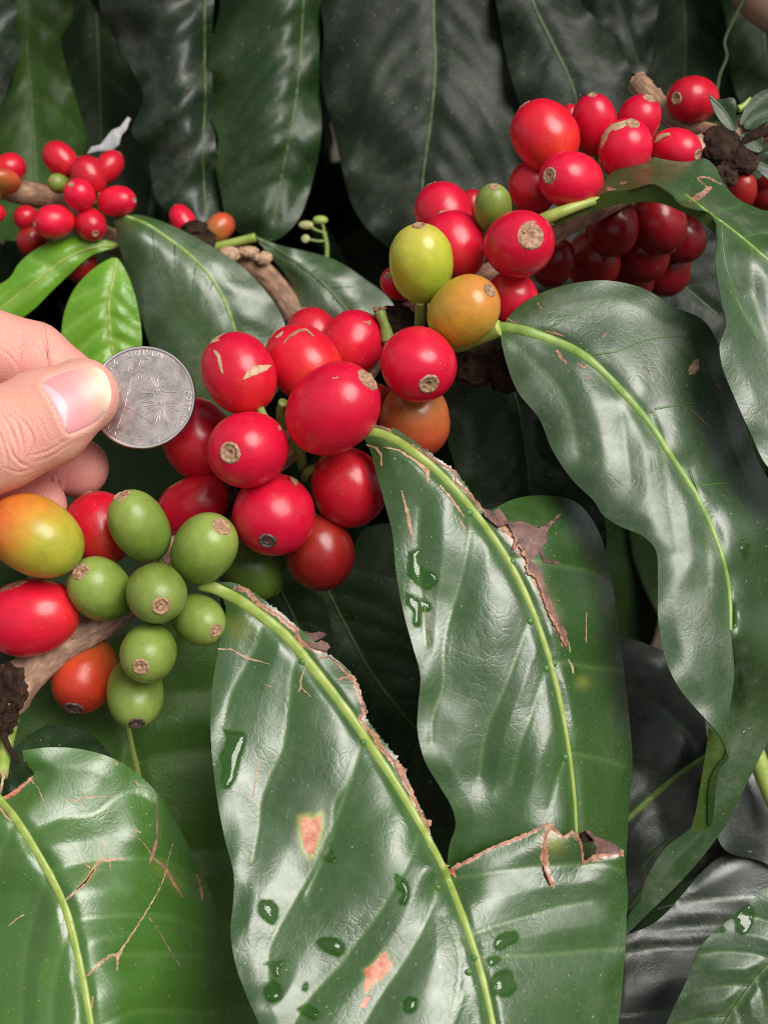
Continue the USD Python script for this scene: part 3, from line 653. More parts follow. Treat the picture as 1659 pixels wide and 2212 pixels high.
bg('black green leaf deep in the central gap', [(780, 1150), (900, 1150), (1000, 1500), (1030, 2000), (900, 2050), (820, 1700)], [(850, 1160), (920, 1500), (960, 1980)], 'deep_leaf', -800, parent=low, nveins=5)
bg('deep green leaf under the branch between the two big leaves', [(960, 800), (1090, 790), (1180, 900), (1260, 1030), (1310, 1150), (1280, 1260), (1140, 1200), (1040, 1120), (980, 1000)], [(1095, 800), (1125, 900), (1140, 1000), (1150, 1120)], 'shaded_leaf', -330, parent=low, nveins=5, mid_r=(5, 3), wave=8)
bg('grey leaf with a thick pale midrib in the lower right gap', [(1290, 1380, -520), (1420, 1400, -500), (1560, 1480, -450), (1680, 1600, -420), (1790, 1800, -420), (1680, 1900, -420), (1560, 1870, -430), (1440, 1940, -450), (1340, 2030, -480), (1290, 1900, -500), (1270, 1600, -530)],
   [(1340, 1785, -455), (1400, 1730, -445), (1460, 1680, -440), (1530, 1632, -435), (1640, 1560, -425)], 'sheen_grey_leaf', -450, parent=low, mid_r=(9, 9), mid_mat='midrib_green', vein_mat='vein_dull', wave=8, quilt=14,
   veins=[[(1410, 1722), (1400, 1690), (1370, 1660), (1330, 1640)], [(1500, 1655), (1490, 1600), (1440, 1540), (1370, 1490)], [(1415, 1722), (1430, 1790), (1450, 1840), (1470, 1900)], [(1530, 1635), (1560, 1700), (1590, 1780), (1600, 1840)], [(1600, 1590), (1580, 1540), (1530, 1480)]])
bg('broad grey sheened leaf with level ribs in the lower right', [(1300, 2060, -290), (1420, 1990, -325), (1560, 1850, -385), (1700, 1830, -400), (1800, 2000, -340), (1800, 2330, -190), (1560, 2360, -165), (1320, 2360, -150)],
   [(1310, 2400, -140), (1320, 2200, -225), (1325, 2040, -295)], 'sheen_grey_leaf', -260, parent=low, wave=6, quilt=16, groove=5, und=8, h=10, vein_r=2.2,
   veins=[[(1340, 2060), (1420, 2050), (1520, 2045), (1700, 2030)], [(1420, 1965), (1500, 1945), (1600, 1942), (1760, 1945)], [(1330, 2200), (1420, 2185), (1520, 2170), (1700, 2150)], [(1400, 2010), (1470, 2005), (1560, 2000)]], show_mid=False)
bg('grey leaf behind the curling leaf at the right edge', [(1560, 1580, -330), (1800, 1500, -330), (1800, 1880, -330), (1690, 1880, -330), (1640, 1860, -330), (1560, 1830, -330)], [(1600, 1600), (1650, 1700), (1780, 1800)], 'sheen_grey_leaf', -330, parent=low, nveins=3, wave=5)
leafJ = bg('pale sheened wet leaf cut off by the bottom right corner', [(1425, 2260, 10), (1450, 2190, 20), (1490, 2105, 25), (1510, 2050, 25), (1560, 2000, 15), (1610, 1958, 5), (1680, 1905, -10), (1800, 1880, -20), (1800, 2360, 60), (1430, 2360, 30)],
   [(1820, 2010, 20), (1680, 2070, 45), (1580, 2190, 60), (1500, 2340, 40)], 'dusty_leaf', 20, parent=low, nveins=5, mid_r=(6, 4), wave=6, quilt=12, h=9, und=7, mid_mat='midrib_dull', wets=WET['leafJ'])
obj(low, 'stem', tube(spline([(1620, 1590, -270), (1655, 1690, -265), (1700, 1790, -260)]), 20, 12), 'midrib_yellow')

# ------------------------------------------------------------------ the fruiting branch across the picture
main = thing('fruiting_branch', 'main brown fruiting branch running diagonally from lower left to upper right with torn glossy leaves', 'coffee branch', P(0, 1500, -40))
bp = spline([(-260, 1700, 20), (-60, 1545, -10), (20, 1488, -30), (130, 1400, -60), (240, 1330, -95), (360, 1210, -135), (480, 1085, -165), (600, 985, -185), (720, 880, -195), (860, 705, -205), (1000, 620, -235), (1120, 555, -260), (1225, 490, -285), (1330, 430, -330), (1450, 350, -390), (1560, 305, -440), (1700, 260, -480), (1850, 230, -500)], 8)
n = len(bp); tt = np.linspace(0, 1, n)
br = np.interp(bp[:, 0], [-260, 0, 120, 250, 480, 860, 1225, 1560, 1850], [52, 46, 36, 36, 34, 30, 19, 34, 30])
def bark_tube(pts, r, sides=28, seed=3, amp=0.09):
    V, F = tube(pts, r, sides)
    c = V[:-2].reshape(-1, sides, 3); ctr = c.mean(1, keepdims=True)
    k = 1 + amp * 2 * (meshkit.fbm(c * np.array([420, 420, 420]), 4, seed) - 0.5)
    c = ctr + (c - ctr) * k[..., None]
    V[:-2] = c.reshape(-1, 3)
    ang = np.arange(sides) * 2 * np.pi / sides; L = np.concatenate([[0], np.cumsum(np.linalg.norm(np.diff(ctr[:, 0], axis=0), axis=1))]) / 0.004
    gx, gy, gl = np.tile(np.cos(ang), len(c)), np.tile(np.sin(ang), len(c)), np.repeat(L, sides)
    return (V, F), {'gx': np.append(gx, [0, 0]), 'gy': np.append(gy, [0, 0]), 'gl': np.append(gl, [0, L[-1]])}
def wood(parent, name, tube_, material):
    obj(parent, name, tube_[0], material, True, None, tube_[1])
node = 1 + 0.35 * np.exp(-((bp[:, 0] - 15) / 26) ** 2) + 0.3 * np.exp(-((bp[:, 0] - 480) / 50) ** 2) + 0.3 * np.exp(-((bp[:, 0] - 860) / 40) ** 2)
wood(main, 'wood', bark_tube(bp, br * node), 'bark')
def lump(u, v, d, rx, ry, rz, seed, amp=0.35, det=3):
    s = trimesh.creation.icosphere(subdivisions=4)
    p = np.array(s.vertices); k = 1 + amp * 2 * (meshkit.fbm(p * 2.2 + seed * 7.7, 4, seed) - 0.5)
    p = p * k[:, None] * np.array([rx, ry, rz])
    return P(u + p[:, 0], v - p[:, 1], d + p[:, 2]), np.array(s.faces)
obj(main, 'node', joined([lump(14, 1490, 10, 44, 52, 30, 1, .5), lump(8, 1545, 5, 30, 42, 24, 2, .6)]), 'bark_dark', label='black crusty node on the branch at the left edge')
obj(main, 'dry_bract', tube(spline([(0, 1555, 10), (12, 1600, 20), (28, 1630, 26), (40, 1650, 24)], 4), np.linspace(10, 4, len(spline([(0, 1555, 10), (12, 1600, 20), (28, 1630, 26), (40, 1650, 24)], 4))), 8), 'bark_dark')
obj(main, 'node', joined([lump(855, 690, -175, 46, 30, 28, 4, .55), lump(905, 700, -180, 40, 26, 28, 5, .5)]), 'bark_dark')
obj(main, 'node', joined([lump(1030, 785, -190, 62, 46, 30, 6, .45), lump(1092, 800, -170, 38, 48, 26, 8, .4)]), 'bark_dark', label='black shrivelled lump under the big right leaf')
obj(main, 'node', joined([lump(445, 1100, -125, 58, 24, 20, 9, .5), lump(492, 1065, -130, 30, 36, 24, 10, .5)]), 'bark_dark')
obj(main, 'node', joined([lump(1555, 318, -400, 42, 46, 36, 11, .32), lump(1604, 345, -400, 38, 30, 26, 12, .32)]), 'bark_dark', label='crusty dark node at the upper right cluster')
wood(main, 'side_twig', bark_tube(spline([(1376, 178, -600), (1392, 196, -590), (1430, 235, -560), (1490, 275, -520), (1570, 300, -470)], 8), 24, 18, 5), 'bark_tan')
sp = spline([(838, 735, -120), (832, 705, -110), (825, 685, -105), (820, 672, -104)], 3)
obj(main, 'twig_knob', joined([lump(1384, 182, -595, 24, 26, 20, 61, .4), lump(1412, 200, -590, 18, 12, 14, 62, .4)]), 'bark_tan')
obj(main, 'flower_stub', tube(sp, np.interp(np.arange(len(sp)), [0, len(sp) * .6, len(sp) - 1], [16, 10, 13]), 10), 'stalk_green', label='pale green stub with a frayed orange tip')
fr = [tube([(820 + 3 * math.cos(a), 674, -104 + 3 * math.sin(a)), (820 + 15 * math.cos(a), 664 + 4 * math.sin(3 * a), -104 + 13 * math.sin(a))], [4.0, 1.6], 5) for a in np.linspace(0, 2 * np.pi, 9)[:-1]]
obj(main, 'frayed_tip', joined(fr), 'torn_edge_brown')
for q in ([(610, 925, -60), (606, 890, -30), (612, 868, -5)], [(905, 715, -150), (907, 680, -110), (908, 650, -75)], [(655, 1010, -120), (650, 985, -90), (640, 960, -60)], [(660, 1035, -120), (664, 1020, -90), (690, 1010, -80)]):
    s_ = spline([(a, b, c) for a, b, c in q], 4); obj(main, 'fruit_stalk', tube(s_, 11, 8), 'stalk_green')
obj(main, 'petiole', tube(spline([(20, 1500, -50), (26, 1550, -40), (14, 1610, -10), (2, 1680, 40)], 5), 15, 10), 'midrib_yellow')

# leaf A: bottom left, cracked
A = leaf(main, 'glossy torn leaf in the lower left corner with brown cracks and a notch beside its midrib',
    [[(0, 1728, 70, 1), (28, 1712, 62), (52, 1692, 56), (75, 1672, 50, 1), (62, 1655, 50), (45, 1622, 48, 1), (110, 1615, 40), (180, 1620, 30), (250, 1642, 15), (320, 1692, -10), (370, 1760, -24), (412, 1838, -36), (452, 1925, -50), (478, 2010, -56), (488, 2110, -50), (490, 2212, -40), (486, 2340, -30), (200, 2400, 310), (-160, 2400, 200), (-160, 2000, 90), (-160, 1720, 20), (-40, 1690, 50)]],
    [(-15, 1712, 75), (25, 1760, 96), (58, 1808, 114), (100, 1878, 140), (138, 1955, 168), (163, 2045, 200), (183, 2140, 232), (203, 2260, 270), (220, 2380, 308)], 'bright_leaf',
    veins=[[(60, 1800), (130, 1770), (200, 1760), (275, 1712), (330, 1730)], [(105, 1880), (200, 1862), (290, 1855), (360, 1862), (420, 1900)], [(150, 1990), (230, 1982), (310, 1978), (380, 1985), (440, 2010)], [(178, 2110), (240, 2070), (330, 2062), (430, 2065)], [(200, 2230), (280, 2190), (360, 2185), (460, 2190)], [(100, 1900), (70, 1990), (50, 2100), (45, 2250)], [(150, 2010), (120, 2110), (110, 2250)], [(30, 1780), (0, 1850), (-20, 1950)]],
    extra=((230, 1800, 72), (300, 1800, 46), (260, 1980, 132), (340, 1980, 74), (280, 2150, 190), (360, 2150, 110), (200, 1720, 55), (60, 1950, 130), (0, 2100, 160)), mid_r=(13, 10), mid_mat='midrib_yellow', quilt=9, und=5, seed=3, vein_r=1.5, ragged=[Z2([(100, 125), (165, 275), (135, 310), (40, 380), (0, 392)])], browns=[(Z2([(100, 125), (165, 275), (135, 310), (40, 380), (0, 392)]), 8)], halos=[(LineString(Z2([(900, 780), (1010, 880)])), 14, 0.2), (LineString(Z2([(480, 860), (560, 745)])), 9, 0.3)])
for pts in ([(320, 385, 3), (420, 405, 10), (480, 380, 12), (560, 380, 9), (650, 380, 4)], [(450, 405, 8), (490, 450, 3)],
            [(350, 980, 14), (420, 920, 22), (490, 850, 26), (560, 740, 26), (620, 735, 22), (710, 730, 5)], [(560, 740, 14), (580, 640, 4)], [(510, 780, 10), (430, 735, 4)], [(620, 740, 12), (625, 800, 4)],
            [(840, 760, 12), (860, 710, 26), (885, 620, 12), (885, 450, 6), (875, 360, 4)], [(860, 710, 12), (800, 630, 4), (730, 575, 3)], [(870, 730, 14), (930, 780, 20), (970, 850, 20), (1030, 950, 8)], [(940, 770, 6), (975, 640, 4)],
            [(490, 1390, 14), (540, 1340, 22), (620, 1275, 22), (670, 1270, 30), (700, 1220, 12), (800, 1070, 10), (900, 900, 7), (940, 790, 8)], [(665, 1270, 26), (660, 1365, 6)],
            [(745, 285, 4), (800, 320, 6), (830, 315, 4)], [(160, 270, 8), (215, 330, 6), (260, 450, 6), (285, 475, 4)], [(170, 420, 4), (215, 540, 6)], [(840, 1060, 4), (890, 1130, 5), (960, 1250, 4), (1020, 1340, 3)],
            [(45, 1110, 4), (100, 1065, 10), (135, 1045, 6)], [(355, 1190, 5), (360, 1080, 10), (365, 1000, 8)], [(515, 1570, 12), (525, 1505, 10)], [(750, 565, 12), (795, 582, 8)], [(1110, 820, 20), (1130, 880, 24), (1140, 960, 14)], [(645, 185, 10), (665, 205, 5)]):
    patch(A, 'crack', streak([(q[0], q[1], max(0.8, q[2] * 0.75)) for q in Z2(pts)]), 'scar_tan' if pts[0][0] < 800 else 'withered_brown', 0.5, 0.7, th=0.5, seed=int(pts[0][0]), h=2.5)
patch(A, 'crack_gap', streak(Z2([(430, 905, 5), (490, 850, 8), (545, 770, 5)])), 'bark_dark', 2.0, 0.5, h=2.0)
patch(A, 'torn_edge', streak(Z2([(100, 125, 5), (130, 200, 6), (165, 275, 8)])), 'scar_tan', 1.2, 0.8)
patch(A, 'torn_edge', streak(Z2([(135, 310, 12), (100, 345, 22), (40, 380, 26), (5, 390, 12)])), 'rust', 1.2, 0.8)
patch(A, 'torn_edge', streak(Z2([(20, 230, 14), (15, 290, 16), (0, 360, 14)])), 'scar_tan', 1.2, 0.8, clip=False)
patch(A, 'torn_edge', streak(Z2([(0, 440, 14), (30, 490, 10), (70, 520, 5)])), 'scar_tan', 1.2, 0.8)

# leaf B: the big torn leaf at the bottom centre
top_edge = Z6([(150, 752), (180, 722), (260, 680), (380, 612), (460, 580), (550, 545), (650, 502), (720, 470), (770, 452), (800, 492), (850, 532), (910, 498), (945, 545), (962, 610), (970, 688), (1030, 662), (1100, 645), (1160, 632), (1207, 628)])
def dtop(q): return (q[0], q[1], 190 + 14 * math.sin((q[0] - 965) / 380 * 2.6) - 0.2 * (q[0] - 965))
edge1 = Z3([(270, 312, 14), (345, 330, 20), (390, 388, 20), (420, 412, 16), (520, 472, 22), (560, 508, 22), (600, 542, 22), (640, 560, 26), (650, 620, 26), (700, 668, 26), (760, 690, 20), (830, 715, 16)])
edge2 = Z3([(970, 862, 14), (1010, 885, 20), (1030, 965, 14), (1060, 1030, 14), (1075, 1085, 18), (1035, 1122, 20), (1080, 1185, 22), (1125, 1215, 26), (1160, 1290, 26), (1240, 1375, 28), (1300, 1430, 34)])
edge3 = Z4([(1220, 20, 30), (1290, 85, 44), (1305, 150, 40), (1345, 220, 40), (1380, 300, 44), (1410, 390, 46), (1450, 430, 40), (1450, 500, 34), (1500, 600, 34), (1560, 690, 30), (1580, 720, 40)])
torn1, torn2 = [q[:2] for q in edge1], [q[:2] for q in edge2 + edge3]
spot1 = Polygon(Z4([(668, 385), (720, 375), (745, 395), (800, 362), (800, 450), (772, 570), (730, 635), (690, 580), (668, 480)]))
spot2 = Polygon(Z4([(1060, 1330), (1120, 1290), (1190, 1210), (1210, 1240), (1200, 1290), (1240, 1268), (1220, 1330), (1160, 1390), (1110, 1420), (1080, 1470), (1055, 1430), (1080, 1370)]))
B = leaf(main, 'large glossy wet leaf at the bottom centre, its right half torn away above, with two orange spots',
    [[(448, 1262, -5, 1), (478, 1290, 0), (488, 1315, 4), (472, 1400, 36), (457, 1500, 74), (456, 1600, 116), (467, 1710, 160), (485, 1810, 200), (505, 1890, 232), (504, 1950, 254), (498, 2010, 276), (508, 2080, 300), (532, 2150, 324), (560, 2215, 346), (600, 2330, 384), (900, 2420, 400), (1300, 2360, 190),
      (1335, 2215, 150), (1347, 2100, 130), (1353, 2000, 112), (1352, 1920, 104), (1346, 1842, 104, 1)] + [(*dtop(q)[:3], 1) for q in top_edge[::-1]] +
     [(962, 1868, 190, 1), (940, 1830, 178), (926, 1790, 166, 1), (915, 1762, 158), (880, 1680, 134, 1), (858, 1640, 120), (820, 1590, 100), (790, 1550, 84, 1), (788, 1522, 76), (766, 1462, 60, 1), (740, 1435, 54), (712, 1415, 48, 1), (690, 1395, 44), (640, 1352, 34, 1), (600, 1318, 24), (545, 1278, 12, 1), (500, 1258, 4)]],
    [(430, 1262, -10), (468, 1272, 2), (520, 1300, 20), (570, 1336, 34), (620, 1378, 46), (680, 1450, 66), (735, 1520, 88), (790, 1598, 114), (845, 1680, 142), (905, 1780, 178), (955, 1875, 212), (1000, 1985, 250), (1035, 2090, 286), (1060, 2195, 322), (1085, 2330, 366)], 'front_leaf',
    veins=[Z3([(430, 560), (410, 640), (330, 800), (250, 950), (190, 1150)]), Z3([(650, 710), (620, 860), (600, 1050), (560, 1300), (480, 1480), (430, 1620), (410, 1800), (370, 2000)]), Z3([(1050, 1240), (1020, 1360), (960, 1520), (890, 1640), (870, 1850), (800, 2010), (720, 2200)]),
           Z4([(1030, 10), (960, 220), (900, 380), (820, 560), (720, 760), (620, 920), (540, 1060), (480, 1200), (470, 1400)]), Z4([(1390, 500), (1340, 660), (1260, 800), (1170, 960), (1040, 1130), (920, 1290), (800, 1420), (700, 1540), (620, 1680)]), Z4([(1510, 780), (1470, 960), (1400, 1120), (1310, 1280), (1200, 1440), (1100, 1600), (1060, 1680)]), Z4([(1560, 1000), (1640, 1180), (1650, 1400), (1600, 1650)]),
           Z6([(135, 790), (300, 770), (550, 730), (760, 705), (950, 695), (1140, 705), (1200, 740)]), Z6([(300, 1255), (500, 1255), (760, 1240), (1000, 1215), (1200, 1208)]), Z6([(240, 1150), (420, 1080), (640, 1010), (800, 960), (1000, 920)]), Z6([(250, 1480), (200, 1620), (170, 1700)])],
    extra=((560, 1500, 72), (560, 1700, 140), (640, 1900, 216), (700, 2100, 296), (760, 1760, 176), (860, 2000, 266), (1150, 1960, 196), (1180, 2150, 244), (1250, 1990, 164)), mid_r=(18, 9), mid_mat='midrib_yellow', quilt=7, groove=7, und=5, seed=5, h=7.0, vein_r=1.5, wets=WET['B'], ragged=[torn1, torn2, top_edge], browns=[(torn1, 9), (torn2, 10), (top_edge[:13], 11), (top_edge[15:], 12), (Z6([(765, 480), (742, 540), (735, 660), (750, 770), (785, 815)]), 13)],
    halos=[(spot1, 7, 0.7), (spot2, 5, 0.4), (Point(*Z3([(300, 560)])[0]).buffer(10), 22, 0.25), (Point(*Z6([(780, 560)])[0]), 26, 0.5)])
thin = lambda e, k=0.45: [(q[0] + 1.5, q[1] - 1.5, q[2] * k) for q in e]
patch(B, 'torn_edge', streak(thin(edge1)), 'torn_edge_brown', 1.0, 1.0, clip=False)
patch(B, 'torn_edge', streak(Z3([(770, 748, 10), (850, 735, 10), (900, 785, 12), (970, 858, 14), (890, 885, 8)])), 'withered_brown', 1.4, 1.0, clip=False)
patch(B, 'torn_edge', streak(thin(edge2)), 'torn_edge_brown', 1.0, 1.0, clip=False)
patch(B, 'torn_edge', streak(thin(edge3)), 'torn_edge_brown', 1.0, 1.1, clip=False)
patch(B, 'withered_flap', Polygon(Z4([(1240, 20), (1290, 70), (1330, 85), (1310, 130), (1300, 160), (1270, 110)])), 'torn_edge_brown', 4.0, 1.0, clip=False)
patch(B, 'withered_flap', Polygon(Z4([(1410, 395), (1480, 402), (1476, 442), (1430, 446)])), 'torn_edge_brown', 4.0, 0.8, clip=False)
patch(B, 'withered_flap', Polygon(Z3([(655, 565), (740, 590), (820, 583), (826, 600), (800, 620), (760, 640), (700, 628), (655, 600)])), 'withered_dark', 4.0, 0.8, clip=False, curl=lambda u, v: 0.25 * (u - 690))
patch(B, 'withered_flap', Polygon(Z3([(650, 615), (760, 652), (800, 632), (858, 672), (832, 700), (750, 684), (680, 655)])), 'withered_dark', 6.0, 0.8, clip=False, curl=lambda u, v: 0.2 * (u - 690))
patch(B, 'torn_edge', streak([(q[0], q[1] + 1, 5 + 2 * math.sin(i * 1.7)) for i, q in enumerate(top_edge[:13])]), 'torn_edge_brown', 1.2, 1.2, clip=False)
patch(B, 'torn_edge', streak([(q[0], q[1] + 1, 5) for q in top_edge[12:16]]), 'torn_edge_brown', 1.5, 1.0, clip=False)
patch(B, 'torn_edge', streak([(q[0], q[1] - 2, 9) for q in top_edge[15:]]), 'torn_edge_brown', 1.5, 1.2, clip=False)
patch(B, 'withered_flap', Polygon(Z6([(1040, 655), (1045, 600), (1030, 550), (1000, 515), (985, 498), (1025, 505), (1045, 535), (1100, 552), (1160, 578), (1205, 625), (1120, 640)])), 'withered_dark', 3.0, 0.9, clip=False, curl=lambda u, v: 0.3 * (1840 - v))
patch(B, 'withered_flap', Polygon(Z6([(940, 515), (985, 497), (1030, 548), (960, 560)])), 'bark_dark', -14.0, 0.9, clip=False)
patch(B, 'crack', streak(Z6([(765, 480, 24), (738, 540, 16), (742, 620, 18), (732, 700, 14), (750, 770, 16), (775, 815, 34)])), 'torn_edge_brown', 1.4, 1.4)
patch(B, 'crack_gap', streak(Z6([(722, 700, 4), (745, 775, 14), (770, 825, 8)])), 'bark_dark', 3.0, 0.5, h=2.0)
patch(B, 'crack', streak(Z6([(140, 765, 16), (175, 740, 30), (200, 775, 10)])), 'rust', 1.4, 1.0)
patch(B, 'rust_spot', spot1.buffer(-2), 'rust', 0.5, 1.0, th=0.4)
patch(B, 'rust_spot', spot2, 'rust', 0.5, 1.2, th=0.4)
patch(B, 'rust_spot', Polygon(Z4([(1080, 1490), (1102, 1500), (1070, 1560), (1025, 1565)])), 'rust', 0.8, 0.8)
for pts in ([(160, 688, 6), (240, 690, 8), (350, 750, 14), (420, 765, 8), (490, 785, 4)], [(700, 805, 5), (670, 880, 9), (672, 925, 12), (655, 955, 5)], [(672, 925, 7), (735, 985, 4)], [(440, 905, 4), (505, 930, 3)], [(410, 1350, 6), (395, 1500, 8), (375, 1610, 5)]):
    patch(B, 'crack', streak(Z3(pts)), 'scar_tan', 1.0, 0.5, h=2.5, seed=int(pts[0][1]))

# leaf C: the torn leaf right of centre
ZC = zoom(500, 700, 800)
torn3 = ZC([(975, 845), (1045, 860), (1090, 905), (1200, 965), (1330, 1045), (1430, 1100), (1420, 1150), (1490, 1205), (1560, 1290)])
C = leaf(main, 'tall glossy leaf right of centre with a withered brown tear along its right half',
    [[(782, 938, 4, 1), (800, 975, 10), (812, 1020, 16), (832, 1090, 44), (848, 1155, 66), (856, 1240, 92), (872, 1325, 112), (892, 1398, 124), (908, 1460, 132), (904, 1520, 138), (902, 1580, 142), (918, 1645, 144), (950, 1700, 142), (976, 1745, 138), (984, 1785, 132), (970, 1830, 128), (968, 1900, 124), (1000, 2000, 110), (1340, 2000, -100),
      (1352, 1860, -90), (1358, 1760, -90), (1366, 1640, -100), (1356, 1520, -115), (1342, 1400, -130), (1322, 1260, -150), (1292, 1145, -140), (1245, 1085, -115), (1180, 1070, -80), (1110, 1078, -30), (1062, 1102, 20, 1), (1046, 1100, 30), (1015, 1060, 36, 1), (985, 1020, 38), (940, 985, 36), (885, 945, 28, 1), (840, 922, 16)]],
    [(782, 930, 2), (825, 938, 18), (880, 968, 34), (940, 1015, 44), (1000, 1078, 52), (1055, 1148, 60), (1105, 1225, 68), (1150, 1320, 78), (1185, 1420, 88), (1210, 1520, 96), (1228, 1620, 102), (1240, 1720, 108), (1246, 1830, 110)], 'front_leaf',
    veins=[Z5([(530, 100), (520, 280), (470, 520), (400, 760), (370, 900), (360, 1150), (300, 1350), (290, 1500)]), Z5([(890, 750), (840, 900), (740, 1180), (650, 1380), (610, 1550), (590, 1700)]), Z5([(990, 1060), (900, 1350), (830, 1560), (790, 1750)]), Z5([(1120, 1600), (1060, 1750), (1020, 1900)]),
           Z5([(770, 360), (930, 378), (1100, 410), (1250, 440), (1330, 470)]), Z5([(1030, 1000), (1150, 1015), (1300, 1040), (1480, 1050)]), Z5([(1140, 1560), (1280, 1590), (1400, 1620), (1480, 1650)]), Z5([(220, 60), (210, 300), (230, 600), (260, 900)])],
    extra=((960, 1300, 88), (1000, 1500, 112), (1060, 1700, 122), (1240, 1350, 20), (1290, 1500, 0), (1310, 1700, 0), (1180, 1160, 14)), mid_r=(15, 5), mid_mat='midrib_yellow', quilt=8.5, und=5, seed=8, h=7.5, vein_r=1.5, wets=WET['C'], ragged=[torn3], browns=[(torn3, 8), (Z5([(640, 90), (760, 200), (860, 350), (930, 480), (1000, 640), (1060, 760), (1115, 890)]), 12)], halos=[(Point(*Z5([(1225, 1130)])[0]), 15, 0.32), (LineString(Z5([(900, 420), (1040, 700)])), 20, 0.15)])
patch(C, 'withered_flap', Polygon(Z5([(610, 80), (640, 58), (662, 95), (712, 52), (770, 140), (850, 135), (910, 160), (950, 180), (1000, 160), (1060, 105), (1100, 85), (1010, 190), (1005, 260), (970, 290), (990, 365), (1082, 382), (1070, 402), (985, 388), (960, 322), (905, 380), (970, 440), (1000, 560), (1040, 650), (1080, 740), (1130, 820), (1120, 905), (1090, 860), (1040, 750), (990, 620), (950, 540), (925, 450), (870, 460), (890, 400), (830, 290), (780, 320), (810, 250), (765, 150), (700, 170), (620, 100)])), 'withered_dark', 3.0, 1.0, clip=False, curl=lambda u, v: np.clip((1180 - v) * 0.12, 0, 14))
patch(C, 'torn_edge', streak(Z5([(772, 145, 6), (815, 240, 14), (800, 310, 9), (835, 280, 12), (885, 370, 12), (880, 445, 14), (945, 480, 12), (990, 620, 13), (1040, 740, 15), (1090, 830, 15), (1118, 905, 8)])), 'torn_edge_brown', 6.0, 1.6, clip=False)
for pts in ([(1140, 880, 10), (1148, 945, 8)], [(1135, 985, 7), (1165, 1040, 12), (1170, 1080, 6)], [(128, 0, 8), (150, 130, 16), (165, 200, 14), (185, 262, 6)], [(340, 430, 3), (370, 530, 3)], [(250, 640, 4), (280, 900, 4)], [(1250, 700, 4), (1248, 890, 5)]):
    patch(C, 'scratch', streak(Z5(pts)), 'scar_tan', 1.0, 0.5, h=2.5, seed=int(pts[0][1]) + 3)
ZC = zoom(500, 700, 800)
for pts in ([(940, 950, 8), (990, 965, 12), (1020, 1000, 12), (1022, 1065, 6)], [(1030, 962, 6), (1120, 980, 10), (1210, 1040, 14), (1270, 1090, 26), (1275, 1160, 8)], [(1130, 1195, 6), (1165, 1320, 18), (1195, 1470, 8)], [(1340, 1170, 8), (1400, 1240, 12), (1470, 1340, 10)], [(1435, 1340, 5), (1470, 1400, 12)]):
    patch(C, 'scratch', streak(ZC(pts)), 'scar_tan', 1.0, 0.6, h=2.5, seed=int(pts[0][1]) + 3)
patch(C, 'torn_edge', streak([(*q, 4) for q in torn3]), 'withered_brown', 1.0, 1.0, clip=False)

for lf_, pts in ((C, Z5([(792, 388), (900, 755), (1000, 1048), (1045, 1018), (1118, 1598), (525, 85)])), (B, Z6([(158, 792), (92, 842), (312, 1268), (277, 1352)]) + Z3([(680, 770), (1058, 1270)]))):
    for u_, v_ in pts:
        d_ = lf_.depth(u_, v_)[0]; ic = trimesh.creation.icosphere(subdivisions=2).vertices * [8.5, 8.5, 6.0]
        obj(lf_.path, 'vein_knob', (P(u_ + ic[:, 0], v_ - ic[:, 1], d_ + ic[:, 2]), trimesh.creation.icosphere(subdivisions=2).faces), 'vein_green')

